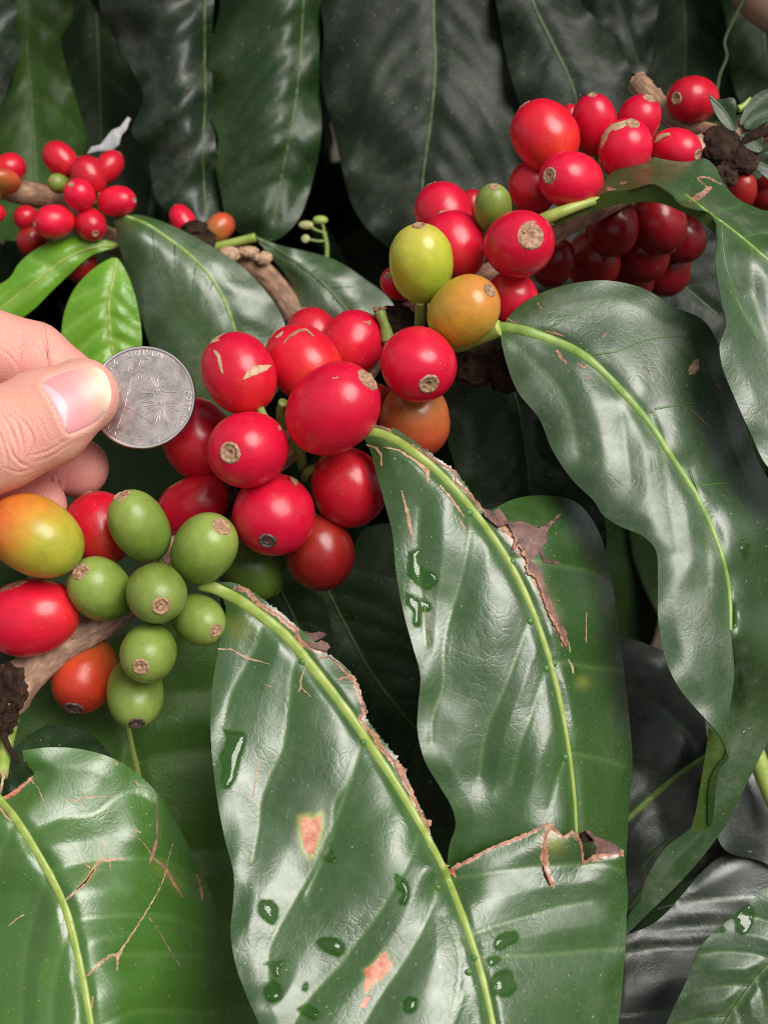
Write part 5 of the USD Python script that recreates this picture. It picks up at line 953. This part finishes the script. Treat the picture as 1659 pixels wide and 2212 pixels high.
ELL = []
def cherry(i, c):
    u, v, _, a, b, cal, skin, label, group = c
    d = pos[i, 2]
    o = np.array([cal[0] - u, -(cal[1] - v)]); L = np.linalg.norm(o)
    if L > 0.985 * a: o = o * 0.985 * a / L
    if cal[2] < 0: o = o * 0.95 * a / np.linalg.norm(o)
    ax = np.array([o[0], o[1], cal[2] * math.sqrt(max(a * a - o @ o, 0))]); ax /= np.linalg.norm(ax)
    sc = K * (D0 - d * K) / D0
    # depth axes seen along the ray through this cherry
    centre = P(u, v, d); ray = centre - CAM; ray /= np.linalg.norm(ray)
    r_ = np.cross(ray, UP); r_ /= np.linalg.norm(r_); u_ = np.cross(r_, ray)
    z = ax[0] * r_ + ax[1] * u_ - ax[2] * ray; z /= np.linalg.norm(z)
    x = np.cross(z, FWD); x /= np.linalg.norm(x); y = np.cross(z, x)
    R = np.column_stack([x, y, z])
    path = numbered('/World', 'coffee_cherry')
    X = UsdGeom.Xform.Define(stage, path)
    X.AddTransformOp().Set(Gf.Matrix4d(*x, 0, *y, 0, *z, 0, *map(float, centre), 1))
    tag(X.GetPrim(), label, 'coffee cherry', group)
    if skin == 'cherry_green': a, b = a * 1.05, b * 0.97
    A_, B_ = a * sc, b * sc; r = np.random.default_rng(100 + i)
    near = a > 50
    nz, ns = (44, 56) if near else (26, 32)
    rs = B_ * (0.26 if near else 0.2) * r.uniform(0.78, 1.18)
    if i == 31: rs *= 1.35
    if i == 8: rs *= 0.72
    th = np.linspace(0, np.pi, nz); zz = -np.cos(th); p = 2.12
    rr = (1 - np.abs(zz) ** p) ** (1 / p) * (1 + 0.035 * zz * r.uniform(0.3, 1.4))
    zc = (1 - (rs / B_) ** p) ** (1 / p)
    keep = (zz < zc - 0.004)
    prof = [(1e-7, -A_)] + [(B_ * q, A_ * w) for q, w in zip(rr[keep][1:], zz[keep][1:])] + [(rs, A_ * zc), (rs * 0.6, A_ * zc - 0.03 * B_), (1e-7, A_ * zc - 0.1 * B_)]
    V, F = lathe(prof, ns)
    al = V[:, 2] / A_
    lob = 1 + 0.02 * np.cos(2 * np.arctan2(V[:, 1], V[:, 0]) + r.uniform(0, 6))
    nse = 1 + 0.06 * (meshkit.fbm(V / B_ * 1.3 + 31.7 * i, 3, i) - 0.5)
    V = V * np.column_stack([lob * nse, lob * nse, np.ones(len(V))])
    ORIGIN[path] = np.zeros(3)
    obj(path, 'skin', (V, F), skin, True, None, {'along': (al + 1) / 2})
    s2 = 40 if near else 20
    zt = A_ * zc
    hump = r.uniform(0.2, 1.0)
    sp_ = [(rs * 1.09, zt - 0.03 * B_), (rs * 1.04, zt + 0.012 * B_), (rs * 0.93, zt + 0.026 * B_ * (1 + hump)), (rs * 0.8, zt + 0.026 * B_ * (1 + hump)), (rs * 0.66, zt + 0.010 * B_), (rs * 0.5, zt + 0.012 * B_), (rs * 0.36, zt + 0.022 * B_), (rs * 0.24, zt - 0.004 * B_), (rs * 0.14, zt - 0.05 * B_), (1e-7, zt - 0.06 * B_)]
    SV, SF = lathe(sp_, s2)
    SV = SV + np.column_stack([SV[:, :2] * (0.14 * (meshkit.noise(SV / rs * 2.6 + 5.1 * i, i) - 0.5))[:, None], (0.05 * B_ * (meshkit.noise(SV / rs * 4.3, i + 2) - 0.5)) * (np.hypot(SV[:, 0], SV[:, 1]) > rs * 0.1)])
    obj(path, 'calyx_scar', (SV, SF), 'calyx_dark' if i in (8, 23, 25, 10) else 'calyx_brown')
    st = np.array([(0, 0, -A_ + 0.02 * A_), (0, 0.02 * A_, -A_ * 1.15), (0, 0.06 * A_, -A_ * 1.32)])
    if i != 15 and group != G5: obj(path, 'stalk', tube_world(st, [0.13 * B_, 0.11 * B_, 0.12 * B_], 8), 'stalk_green')
    ELL.append((path, centre, R, A_, B_))
for i, c in enumerate(CH): cherry(i, c)

def scab(i, poly, material='scab', lift=0.00006, ragged=0.6, name='scab'):
    """A dry patch on a cherry: layout polygon thrown onto the cherry's skin."""
    path, ctr, R, A_, B_ = ELL[i]
    pg = rough(poly if isinstance(poly, (Polygon, shapely.geometry.MultiPolygon)) else Polygon(poly).buffer(0), ragged, 3, i)
    parts = []
    for g_ in getattr(pg, 'geoms', [pg]):
        if g_.area < 10: continue
        p, t = tri_fill(g_, 2.5)
        far_ = P(p[:, 0], p[:, 1], 0.0); dr = far_ - CAM; dr /= np.linalg.norm(dr, axis=1, keepdims=True)
        o_ = ((CAM - ctr) @ R) / np.array([B_, B_, A_]); k_ = (dr @ R) / np.array([B_, B_, A_])
        qa, qb, qc = (k_ ** 2).sum(1), (k_ * o_).sum(1), (o_ ** 2).sum() - 1
        disc = qb ** 2 - qa * qc
        tt_ = (-qb - np.sqrt(np.maximum(disc, 0))) / qa
        hit = CAM + dr * tt_[:, None]; loc = (hit - ctr) @ R
        nrm = loc / np.array([B_, B_, A_]) ** 2; nrm /= np.linalg.norm(nrm, axis=1, keepdims=True)
        loc = loc * 1.02 + nrm * lift
        t = t[(disc[t] > 0).all(1)]
        if len(t) == 0: continue
        V, F, _ = solidify(loc, t, 0.0003)
        parts.append((V, F))
    if parts:
        obj(path, name, joined(parts), material)
scab(0, streak(ZC([(275, 595, 6), (310, 565, 34), (350, 545, 44), (390, 535, 34), (425, 522, 4)])))
scab(0, streak(ZC([(125, 445, 14), (145, 470, 20), (155, 520, 14), (168, 570, 4)])), 'scab')
scab(0, streak(ZC([(105, 400, 10), (150, 378, 24), (190, 358, 14)])), 'scab')
scab(1, streak(ZC([(495, 405, 4), (530, 365, 12), (580, 335, 14), (620, 330, 10), (655, 365, 8)])), 'torn_edge_brown')
scab(1, streak(ZC([(435, 415, 8), (460, 375, 18), (495, 340, 6)])), 'scab')
scab(2, streak(ZC([(930, 280, 18), (955, 292, 24), (960, 300, 12)])), 'torn_edge_brown')
scab(8, streak(ZC([(530, 1110, 14), (550, 1140, 34), (560, 1165, 20)])), 'torn_edge_brown')
scab(4, streak(ZC([(760, 595, 6), (790, 588, 6)])), 'torn_edge_brown')
scab(7, streak(ZC([(465, 850, 12), (475, 870, 12)])), 'torn_edge_brown')
scab(38, streak(ZE([(700, 850, 10), (720, 790, 36), (770, 735, 46), (850, 705, 30)])), 'scab')
scab(39, streak(ZE([(1010, 820, 10), (1040, 785, 26), (1090, 770, 12)])), 'scab')
scab(31, streak(ZE([(255, 1330, 26), (270, 1290, 26), (310, 1280, 18)])), 'torn_edge_brown')
scab(24, streak(zoom(0, 1200, 700)([(0, 790, 50), (80, 755, 60), (160, 735, 30)])), 'torn_edge_brown')
# ------------------------------------------------------------------ the hand
mat('skin', {
    'a': ('attribute', {'attribute': 'pink'}), 'g': ('texture_coordinate', {}),
    'n': ('noise_texture', {'scale': 130.0, 'detail': 5.0, 'roughness': 0.6}),
    'k': ('math', {'math_type': 'multiply_add', 'value2': 1.5, 'value3': -0.75}), 's': ('math', {'math_type': 'add', 'use_clamp': True}),
    'c': ('mix_color', {'a': (0.66, 0.36, 0.26), 'b': (0.71, 0.29, 0.25)}),
    'w': ('wave_texture', {'wave_type': 'rings', 'rings_direction': 'spherical', 'scale': 620.0, 'distortion': 7.0, 'detail': 1.0, 'detail_scale': 1.2}),
    'wl': ('vector_math', {'math_type': 'subtract', 'vector2': (0.0, 0.0, 0.0)}),
    'wp': ('math', {'math_type': 'multiply'}),
    'v': ('voronoi_texture', {'feature': 'distance_to_edge', 'scale': 1150.0}),
    'vr': ('map_range', {'from_min': 0.0, 'from_max': 0.12, 'to_min': 0.0, 'to_max': 0.7, 'clamp': True}),
    'h': ('math', {'math_type': 'add'}),
    'b': ('bump', {'strength': 0.5, 'distance': 0.00014}),
    'p': ('principled_bsdf', {'roughness': 0.48, 'specular_ior_level': 0.4, 'subsurface_weight': 0.25, 'subsurface_scale': 0.0022, 'subsurface_radius': (1.0, 0.35, 0.2)})},
    [('g.object', 'n.vector'), ('n.fac', 'k.value1'), ('k.value', 's.value1'), ('a.fac', 's.value2'), ('s.value', 'c.fac'), ('c.result', 'p.base_color'),
     ('g.object', 'wl.vector1'), ('wl.vector', 'w.vector'), ('w.fac', 'wp.value1'), ('a.fac', 'wp.value2'), ('g.object', 'v.vector'), ('v.distance', 'vr.value'), ('wp.value', 'h.value1'), ('vr.result', 'h.value2'), ('h.value', 'b.height'), ('b.normal', 'p.normal')])
mat('nail', {
    'a': ('attribute', {'attribute': 'along'}),
    'r': ('rgb_ramp', {'ramp': [(0.0, (0.68, 0.26, 0.27)), (0.45, (0.70, 0.28, 0.285)), (0.70, (0.69, 0.36, 0.31)), (0.84, (0.72, 0.46, 0.33)), (0.93, (0.78, 0.64, 0.46)), (1.0, (0.80, 0.68, 0.50))]}),
    'l': ('attribute', {'attribute': 'lunula'}), 'm': ('mix_color', {'b': (0.72, 0.42, 0.46)}),
    'c': ('attribute', {'attribute': 'across'}),
    'n': ('noise_texture', {'dimensions': '1D', 'scale': 38.0, 'detail': 3.0}),
    'b': ('bump', {'strength': 0.25, 'distance': 0.00015}),
    'p': ('principled_bsdf', {'roughness': 0.36, 'specular_ior_level': 0.5, 'subsurface_weight': 0.15, 'subsurface_scale': 0.0012})},
    [('a.fac', 'r.fac'), ('l.fac', 'm.fac'), ('r.color', 'm.a'), ('m.result', 'p.base_color'), ('c.fac', 'n.w'), ('n.fac', 'b.height'), ('b.normal', 'p.normal')])

FING = {  # joints (u, v, d, radius), depth flattening, pinkness
    'thumb': ([(174, 856, 60, 84), (98, 902, 80, 107), (0, 948, 86, 110), (-180, 1036, 70, 112), (-430, 1150, 10, 135), (-760, 1180, -60, 170)], 1.3, 0.5),
    'index': ([(168, 838, -108, 66), (70, 776, -122, 80), (-70, 738, -120, 88), (-330, 760, -130, 98), (-640, 900, -120, 130)], 1.08, 0.75),
    'middle': ([(171, 1010, -140, 65), (66, 985, -150, 76), (-90, 950, -156, 86), (-350, 940, -150, 98), (-660, 1010, -130, 130)], 1.1, 0.95),
    'ring': ([(88, 1092, -74, 58), (-20, 1096, -100, 66), (-170, 1074, -140, 78), (-380, 1040, -180, 94), (-680, 1110, -130, 130)], 1.1, 0.9),
    'little': ([(-60, 1190, -190, 50), (-150, 1180, -205, 60), (-270, 1160, -205, 70), (-440, 1160, -190, 84), (-700, 1210, -130, 120)], 1.1, 0.8),
    'palm': ([(-700, 1020, -110, 150), (-860, 1130, -90, 190), (-1120, 1260, -60, 170), (-1500, 1420, 0, 185)], 1.1, 0.3)}
def smin(a, b, k):
    h = np.clip(0.5 + 0.5 * (b - a) / k, 0, 1)
    return b + (a - b) * h - k * h * (1 - h)
def hand_sdf(p, want=False):
    tot = None; pk = None; best = None
    for name_, (js, fl, pink) in FING.items():
        dg = None
        for a, b in zip(js, js[1:]):
            A0, B0 = np.array(a[:3], float) * [1, 1, fl], np.array(b[:3], float) * [1, 1, fl]
            q = p * np.array([1, 1, fl]); ab = B0 - A0
            t = np.clip(((q - A0) @ ab) / (ab @ ab), 0, 1)
            dd = np.linalg.norm(q - A0 - t[..., None] * ab, axis=-1) - (a[3] + (b[3] - a[3]) * t)
            dg = dd if dg is None else smin(dg, dd, 14)
        if want:
            pk = np.full(len(p), pink) if best is None else np.where(dg < best, pink, pk)
            best = dg if best is None else np.minimum(best, dg)
        tot = dg if tot is None else smin(tot, dg, 3)
    return (tot, pk) if want else tot

def surface_net(f, lo, hi, h):
    ax = [np.arange(l, u + h, h) for l, u in zip(lo, hi)]
    G = np.stack(np.meshgrid(*ax, indexing='ij'), -1)
    val = np.concatenate([f(G[i:i + 16].reshape(-1, 3)).reshape(G[i:i + 16].shape[:3]) for i in range(0, len(ax[0]), 16)])
    s = val < 0
    n = np.array(val.shape) - 1
    acc = np.zeros((*n, 3)); cnt = np.zeros(n)
    base = np.stack(np.meshgrid(*[np.arange(k) for k in n], indexing='ij'), -1)
    offs = [(i, j, k) for i in (0, 1) for j in (0, 1) for k in (0, 1)]
    at = lambda A_, o: A_[o[0]:o[0] + n[0], o[1]:o[1] + n[1], o[2]:o[2] + n[2]]
    for a in offs:
        for d_ in range(3):
            if a[d_]: continue
            b = list(a); b[d_] = 1
            va, vb, c = at(val, a), at(val, b), at(s, a) != at(s, b)
            t = np.where(c, va / np.where(c, va - vb, 1), 0)
            for k in range(3):
                acc[..., k] += np.where(c, a[k] + (t if k == d_ else 0), 0)
            cnt += c
    on = cnt > 0
    idx = -np.ones(n, int); idx[on] = np.arange(on.sum())
    V = (base[on] + acc[on] / cnt[on][:, None]) * h + np.array(lo)
    F = []
    for d_ in range(3):
        e1, e2 = (d_ + 1) % 3, (d_ + 2) % 3
        sl0 = [slice(1, -1)] * 3; sl0[d_] = slice(0, -1)
        sl1 = list(sl0); sl1[d_] = slice(1, None)
        c = s[tuple(sl0)] != s[tuple(sl1)]; w = np.argwhere(c)
        inside = s[tuple(sl0)][c]
        org = w + 1; org[:, d_] -= 1
        q = []
        for x, y in ((-1, -1), (0, -1), (0, 0), (-1, 0)):
            o = org.copy(); o[:, e1] += x; o[:, e2] += y
            q.append(idx[tuple(o.T)])
        q = np.column_stack(q); q[~inside] = q[~inside][:, ::-1]
        F.append(q)
    F = np.vstack(F); F = F[(F >= 0).all(1)]
    return V, np.vstack([F[:, [0, 1, 2]], F[:, [0, 2, 3]]])

HV, HF = surface_net(hand_sdf, (-1710, 560, -400), (290, 1660, 260), 8.0)
tm = trimesh.Trimesh(HV, HF, process=False)
trimesh.smoothing.filter_taubin(tm, iterations=8)
vv, ff = np.array(tm.vertices), np.array(tm.faces)
vv, ff = trimesh.remesh.subdivide(vv, ff)
tm = trimesh.Trimesh(vv, ff, process=False); tm.merge_vertices()
vv, ff = np.array(tm.vertices), np.array(tm.faces)
fineV = vv[:, 0] > -60
tm = trimesh.Trimesh(vv, ff, process=False)
if trimesh.Trimesh(P(vv[:, 0], vv[:, 1], vv[:, 2]), ff, process=False).volume < 0: ff = ff[:, ::-1]; tm = trimesh.Trimesh(vv, ff, process=False)
trimesh.smoothing.filter_taubin(tm, iterations=6)
vv = np.array(tm.vertices); e = 2.0
sd = hand_sdf(vv)
gr = np.array(tm.vertex_normals); tst = hand_sdf(vv + 4 * gr) - sd
gr = gr * np.where(np.median(tst) < 0, -1, 1)
N8 = lambda pts: [(0.26 * q[0], 647 + 0.26 * q[1]) for q in pts]
nail_o = spline(N8([(345, 705), (430, 640), (560, 590), (690, 562), (800, 562), (872, 612), (915, 720), (922, 820), (890, 915), (820, 1005), (720, 1068), (620, 1110), (568, 1122), (535, 1092), (490, 985), (440, 880), (390, 790)]), 4, closed=True)
nail_p = Polygon(nail_o).buffer(0)
front = (gr[:, 2] > 0.15) & (sd > -30)
disp = np.zeros(len(vv))
def crease(pts, depth_, w, zmin=None):
    global disp
    ln = spline(pts, 3); t = cKDTree(ln[:, :2]); d_, ix = t.query(vv[:, :2])
    fade = np.sin(np.pi * np.clip((ix + 1) / (len(ln) + 1), 0, 1)) ** 0.5
    ok = front & ((zmin is None) | (vv[:, 2] > (zmin if zmin is not None else 0)))
    depth_ = depth_ * 0.95; w = w * 0.8
    disp += np.where(ok, -depth_ * fade * np.exp(-(d_ / w) ** 2) + 0.35 * depth_ * fade * np.exp(-((d_ - 2.4 * w) / (1.4 * w)) ** 2), 0)
for pts, dp in (([(6, 893), (30, 903), (43, 930), (50, 965), (48, 985)], 3.4), ([(30, 893), (62, 925), (72, 958), (62, 990)], 3.0), ([(0, 889), (24, 930), (36, 965), (38, 990)], 2.6), ([(16, 954), (30, 985), (44, 1000), (64, 1008)], 3.0),
                ([(-20, 905), (2, 945), (14, 985), (16, 1010)], 2.6), ([(60, 985), (100, 975), (130, 958), (150, 945)], 1.6), ([(70, 1000), (110, 985), (150, 960)], 1.3), ([(86, 905), (95, 925), (104, 950)], 1.2), ([(-40, 900), (-22, 950), (-14, 1000)], 2.4), ([(10, 1010), (40, 1020), (70, 1012)], 1.6), ([(0, 862), (40, 845), (86, 828)], 1.0), ([(20, 915), (28, 940), (24, 968)], 1.6)):
    crease(pts, dp, 3.2, 0)
crease([(52, 715), (46, 740), (41, 775), (38, 800)], 1.6, 7)
crease([(0, 752), (20, 768), (36, 790)], 1.6, 3.5)
dn = shapely.distance(shapely.points(vv[:, :2]), nail_p.boundary); inn = shapely.contains_xy(nail_p, vv[:, 0], vv[:, 1])
tf = front & (vv[:, 2] > 20)
disp += np.where(tf & inn, -4.5 * np.clip(dn / 8, 0, 1), 0) + np.where(tf & ~inn, 2.4 * np.exp(-((dn - 7) / 9) ** 2) * np.clip((250 - vv[:, 0]) / 60, 0, 1), 0)
disp += np.where(fineV, 1.2 * (meshkit.fbm(vv / 42, 3, 4) - 0.5), 0)
vv = vv + gr * disp[:, None]
_, pk = hand_sdf(vv, True)
pk = np.clip(pk + 0.35 * np.exp(-((vv[:, 0] - 205) / 60) ** 2) * (vv[:, 2] < 60), 0, 1)
HW = P(vv[:, 0], vv[:, 1], vv[:, 2])
if trimesh.Trimesh(HW, ff, process=False).volume < 0: ff = ff[:, ::-1]
person = thing('person', 'bare hand reaching in from the left, pinching a silver coin between thumb and forefinger', 'person', P(-700, 1050, -60))
hp = obj(person, 'hand', (HW, ff), 'skin', True, None, {'pink': pk})
def thumb_front(u, v):
    u, v = np.atleast_1d(u).astype(float), np.atleast_1d(v).astype(float)
    lo_, hi_ = np.full(len(u), 60.0), np.full(len(u), 240.0)
    for _ in range(24):
        md = (lo_ + hi_) / 2; i_ = hand_sdf(np.column_stack([u, v, md])) < 0
        lo_, hi_ = np.where(i_, md, lo_), np.where(i_, hi_, md)
    return lo_
p, t = tri_fill(nail_p, 3.0)
ed = shapely.distance(shapely.points(p), nail_p.boundary)
ax_ = np.array([0.955, -0.30]); pr = (p - nail_o.mean(0)) @ ax_
al = (pr - pr.min()) / (pr.max() - pr.min())
ac = (p - nail_o.mean(0)) @ np.array([0.30, 0.955]) / 100
dcur = thumb_front(p[:, 0], p[:, 1])
# the nail is a plate: flatter than the flesh, bedded into it at the sides
flat_ = RBFInterpolator(p[ed < 4] / 60, dcur[ed < 4], kernel='thin_plate_spline', smoothing=5.0)(p / 60)
dn_ = 0.75 * dcur + 0.25 * flat_ + 1.0 - 3.5 * np.exp(-ed / 4) * (al < 0.8)
V, F, src = solidify(P(p[:, 0], p[:, 1], dn_), t, 5 * K)
lun = Polygon(N8([(345, 708), (420, 740), (500, 800), (548, 880), (548, 990), (535, 1092), (490, 985), (440, 880), (390, 790)])).buffer(1)
lv = np.clip(1 - shapely.distance(shapely.points(p), lun) / 3, 0, 1) * 0.85
obj(person, 'thumb_nail', (V, F), 'nail', True, 'pink thumbnail with a pale half moon and a yellowish free edge', {'along': al[src], 'lunula': lv[src], 'across': ac[src]})

# ------------------------------------------------------------------ the coin
mat('coin_metal', {
    'g': ('texture_coordinate', {}), 'n': ('noise_texture', {'scale': 300.0, 'detail': 6.0, 'roughness': 0.7}),
    'r': ('rgb_ramp', {'ramp': [(0.3, (0.36, 0.315, 0.30)), (0.7, (0.39, 0.345, 0.33))]}),
    'n2': ('noise_texture', {'scale': 2600.0, 'detail': 2.0}), 'rr': ('map_range', {'from_min': 0.3, 'from_max': 0.7, 'to_min': 0.24, 'to_max': 0.42}),
    'b': ('bump', {'strength': 0.12, 'distance': 0.00005}),
    'p': ('principled_bsdf', {'metallic': 1.0})},
    [('g.object', 'n.vector'), ('n.fac', 'r.fac'), ('r.color', 'p.base_color'), ('g.object', 'n2.vector'), ('n.fac', 'rr.value'), ('rr.result', 'p.roughness'), ('n2.fac', 'b.height'), ('b.normal', 'p.normal')])
M['coin_relief'] = mat('coin_relief', {'p': ('principled_bsdf', {'metallic': 1.0, 'base_color': (0.66, 0.61, 0.585), 'roughness': 0.26})}, [])
cc = P(309, 859, -18)
zc_ = -FWD + 0.15 * UP + 0.02 * RIGHT; zc_ /= np.linalg.norm(zc_)
xc_ = np.cross(UP, zc_); xc_ /= np.linalg.norm(xc_); yc_ = np.cross(zc_, xc_)
coin = '/World/coin'
X = UsdGeom.Xform.Define(stage, coin); X.AddTransformOp().Set(Gf.Matrix4d(*xc_, 0, *yc_, 0, *zc_, 0, *map(float, cc), 1)); ORIGIN[coin] = np.zeros(3)
tag(X.GetPrim(), 'silver grey coin with starburst fireworks and raised lettering held up between thumb and finger', 'coin')
RC, TH = 114.5 * K, 0.00175
prof = [(1e-7, -TH / 2), (RC * 0.98, -TH / 2), (RC, -TH / 2 + 0.0002), (RC, TH / 2 - 0.00016), (RC * 0.99, TH / 2), (RC * 0.955, TH / 2), (RC * 0.938, TH / 2 - 0.00022), (RC * 0.80, TH / 2 - 0.00024), (1e-7, TH / 2 - 0.00027)]
V, F = lathe(prof, 480)
rr_ = np.hypot(V[:, 0], V[:, 1]); an = np.arctan2(V[:, 1], V[:, 0])
edge_ = (rr_ > RC * 0.995)
V[edge_, :2] *= (1 - 0.009 * (0.5 + 0.5 * np.sign(np.sin(an[edge_] * 119))))[:, None]
obj(coin, 'blank', (V, F), 'coin_metal', 25)
FZ = TH / 2 - 0.00026
ring = lathe([(RC * 0.795, FZ - 0.00005), (RC * 0.80, FZ + 0.00009), (RC * 0.812, FZ + 0.00009), (RC * 0.82, FZ - 0.00005)], 200)
obj(coin, 'inner_ring', ring, 'coin_relief', 30)
obj(coin, 'rim', lathe([(RC * 0.936, FZ), (RC * 0.946, TH / 2 + 0.00002), (RC * 0.955, TH / 2 + 0.00007), (RC * 0.985, TH / 2 + 0.00007), (RC * 0.997, TH / 2 - 0.00006), (RC * 1.001, TH / 2 - 0.00022)], 300), 'coin_relief', 40)
def letters(text, a0, a1, outward, name_, height=0.0012, rad_=0.873):
    parts = []
    wd = {'I': 0.5, 'M': 1.25, 'N': 1.05, 'c': 0.8, ' ': 0.55, 'W': 1.3}
    w = np.array([wd.get(ch, 0.95) for ch in text]); at = (np.cumsum(w) - w / 2) / w.sum()
    for ch, s_ in zip(text, at):
        if ch == ' ': continue
        phi = math.radians(a0 + (a1 - a0) * s_)
        tmx = meshkit.text_mesh(ch, height, 0.00026, True)
        tv = np.array(tmx.vertices); tv[:, 0] -= (tv[:, 0].min() + tv[:, 0].max()) / 2; tv[:, 1] -= height / 2
        ro = phi - math.pi / 2 if outward else phi + math.pi / 2
        c_, s2_ = math.cos(ro), math.sin(ro)
        xy = np.column_stack([tv[:, 0] * c_ - tv[:, 1] * s2_, tv[:, 0] * s2_ + tv[:, 1] * c_]) + RC * rad_ * np.array([math.cos(phi), math.sin(phi)])
        parts.append((np.column_stack([xy, tv[:, 2] + FZ - 0.00003]), np.array(tmx.faces)))
    obj(coin, name_, joined(parts), 'coin_relief', 30)
letters('FORT McHENRY', 9, -70, True, 'lettering')
letters('MARYLAND', 66, 111, False, 'lettering')
letters('2013', 126, 146, False, 'lettering')
letters('E PLURIBUS UNUM', 158, 240, False, 'lettering')
def loc2(z): return np.array([(0.26 * z[0] - 309) * K, (859 - 647 - 0.26 * z[1]) * K])
def bars(lines, w, name_, hgt=0.0002):
    parts = []
    for a, b in lines:
        a, b = loc2(a), loc2(b); d_ = b - a; L = np.linalg.norm(d_); d_ /= L; n_ = np.array([-d_[1], d_[0]])
        if max(np.hypot(*a), np.hypot(*b)) > RC * 0.8: continue
        z0, z1 = FZ - 0.00004, FZ + hgt
        base = [a - n_ * w / 2, b - n_ * w / 4, b + n_ * w / 4, a + n_ * w / 2]; top = [a - n_ * w / 5, b - n_ * w / 8, b + n_ * w / 8, a + n_ * w / 5]
        v_ = np.array([(*q, z0) for q in base] + [(*q, z1) for q in top])
        f_ = np.array([[4, 5, 6], [4, 6, 7], [0, 1, 5], [0, 5, 4], [1, 2, 6], [1, 6, 5], [2, 3, 7], [2, 7, 6], [3, 0, 4], [3, 4, 7]])
        parts.append((v_, f_))
    if parts: obj(coin, name_, joined(parts), 'coin_relief', False)
r3 = np.random.default_rng(11)
def burst(cx, cy, angs, r0, r1):
    ls = []
    for a in angs:
        a = math.radians(a + r3.uniform(-4, 4)); i0, i1 = r0 * r3.uniform(0.7, 1.4), r1 * r3.uniform(0.7, 1.1)
        ls.append(((cx + i0 * math.cos(a), cy + i0 * math.sin(a)), (cx + i1 * math.cos(a), cy + i1 * math.sin(a))))
    for a in np.arange(0, 360, 30):
        a = math.radians(a + r3.uniform(-8, 8)); ls.append(((cx + 8 * math.cos(a), cy + 8 * math.sin(a)), (cx + 30 * math.cos(a), cy + 30 * math.sin(a))))
    return ls
bars(burst(1315, 775, np.arange(150, 365, 15), 45, 150), 0.00024, 'firework')
bars(burst(1345, 872, np.arange(-12, 200, 13), 50, 160), 0.00024, 'firework')
bars([((1045, 895), (1110, 925)), ((1085, 905), (1180, 975)), ((1110, 925), (1200, 985)), ((1180, 975), (1290, 1045)), ((1200, 985), (1280, 1042)), ((1045, 895), (1060, 770)), ((1035, 930), (985, 1080)), ((1045, 890), (1025, 960)), ((1060, 770), (1095, 650)), ((1095, 700), (1060, 800)), ((1070, 820), (1210, 640)), ((1060, 810), (1195, 635)), ((985, 710), (1060, 765)), ((960, 620), (1000, 560))], 0.00022, 'rampart_line')
bars([((1090, 490), (1060, 590)), ((1060, 590), (1100, 620)), ((1100, 620), (1150, 590)), ((1150, 590), (1190, 500)), ((1110, 500), (1085, 580)), ((1085, 580), (1125, 595)), ((1125, 595), (1165, 500)), ((1150, 545), (1210, 560)), ((1190, 480), (1240, 495)), ((1165, 480), (1150, 560)), ((1160, 590), (1200, 610)), ((1145, 640), (1155, 665)), ((1170, 630), (1180, 655)), ((1030, 600), (1060, 590))], 0.0003, 'flag_building')
bars([((1080 + 26 * k, 1120 - 9 * k), (1150 + 22 * k, 1060 - 3 * k)) for k in range(7)] + [((1100, 1130), (1260, 1080)), ((1130, 1095), (1275, 1055)), ((1170, 1030), (1290, 1045))], 0.00014, 'hatching', 0.00008)

# ------------------------------------------------------------------ water
for lf_, key_ in ((B, 'B'), (C, 'C'), (D, 'D'), (leafJ, 'leafJ')):
    for p_, l_, dm_, kk in WATER[key_]: water(lf_, p_, l_, dm_, kk)
beads = []
for (x_, y_, r_) in [(735, 135, 8), (815, 150, 7), (720, 395, 9), (735, 570, 6), (768, 562, 6), (822, 215, 7), (765, 890, 10), (790, 872, 8), (772, 1132, 9), (690, 1035, 4), (840, 165, 6), (845, 520, 7), (705, 950, 4), (655, 1240, 5), (860, 690, 6), (780, 205, 5), (800, 470, 5), (840, 440, 4), (498, 1412, 4), (460, 1500, 3)]:
    q = ZR([(x_, y_)])[0]
    if not D.polys[1].contains(Point(*q)): continue
    pg = rough(Point(*q).buffer(r_ * 0.5), 0.5, 2.5, int(x_))
    if pg.is_empty: continue
    if pg.area > 13: beads.append(drape(lambda u, v: D.depth(u, v, 1), pg, 0.5, 0.5, 1.8, dome=2.4))
if beads:
    bpth = obj('/World', 'water_beads', joined(beads), 'water')
    tag(stage.GetPrimAtPath(bpth), 'scattered tiny water beads on the right half of the big right leaf', kind='stuff')
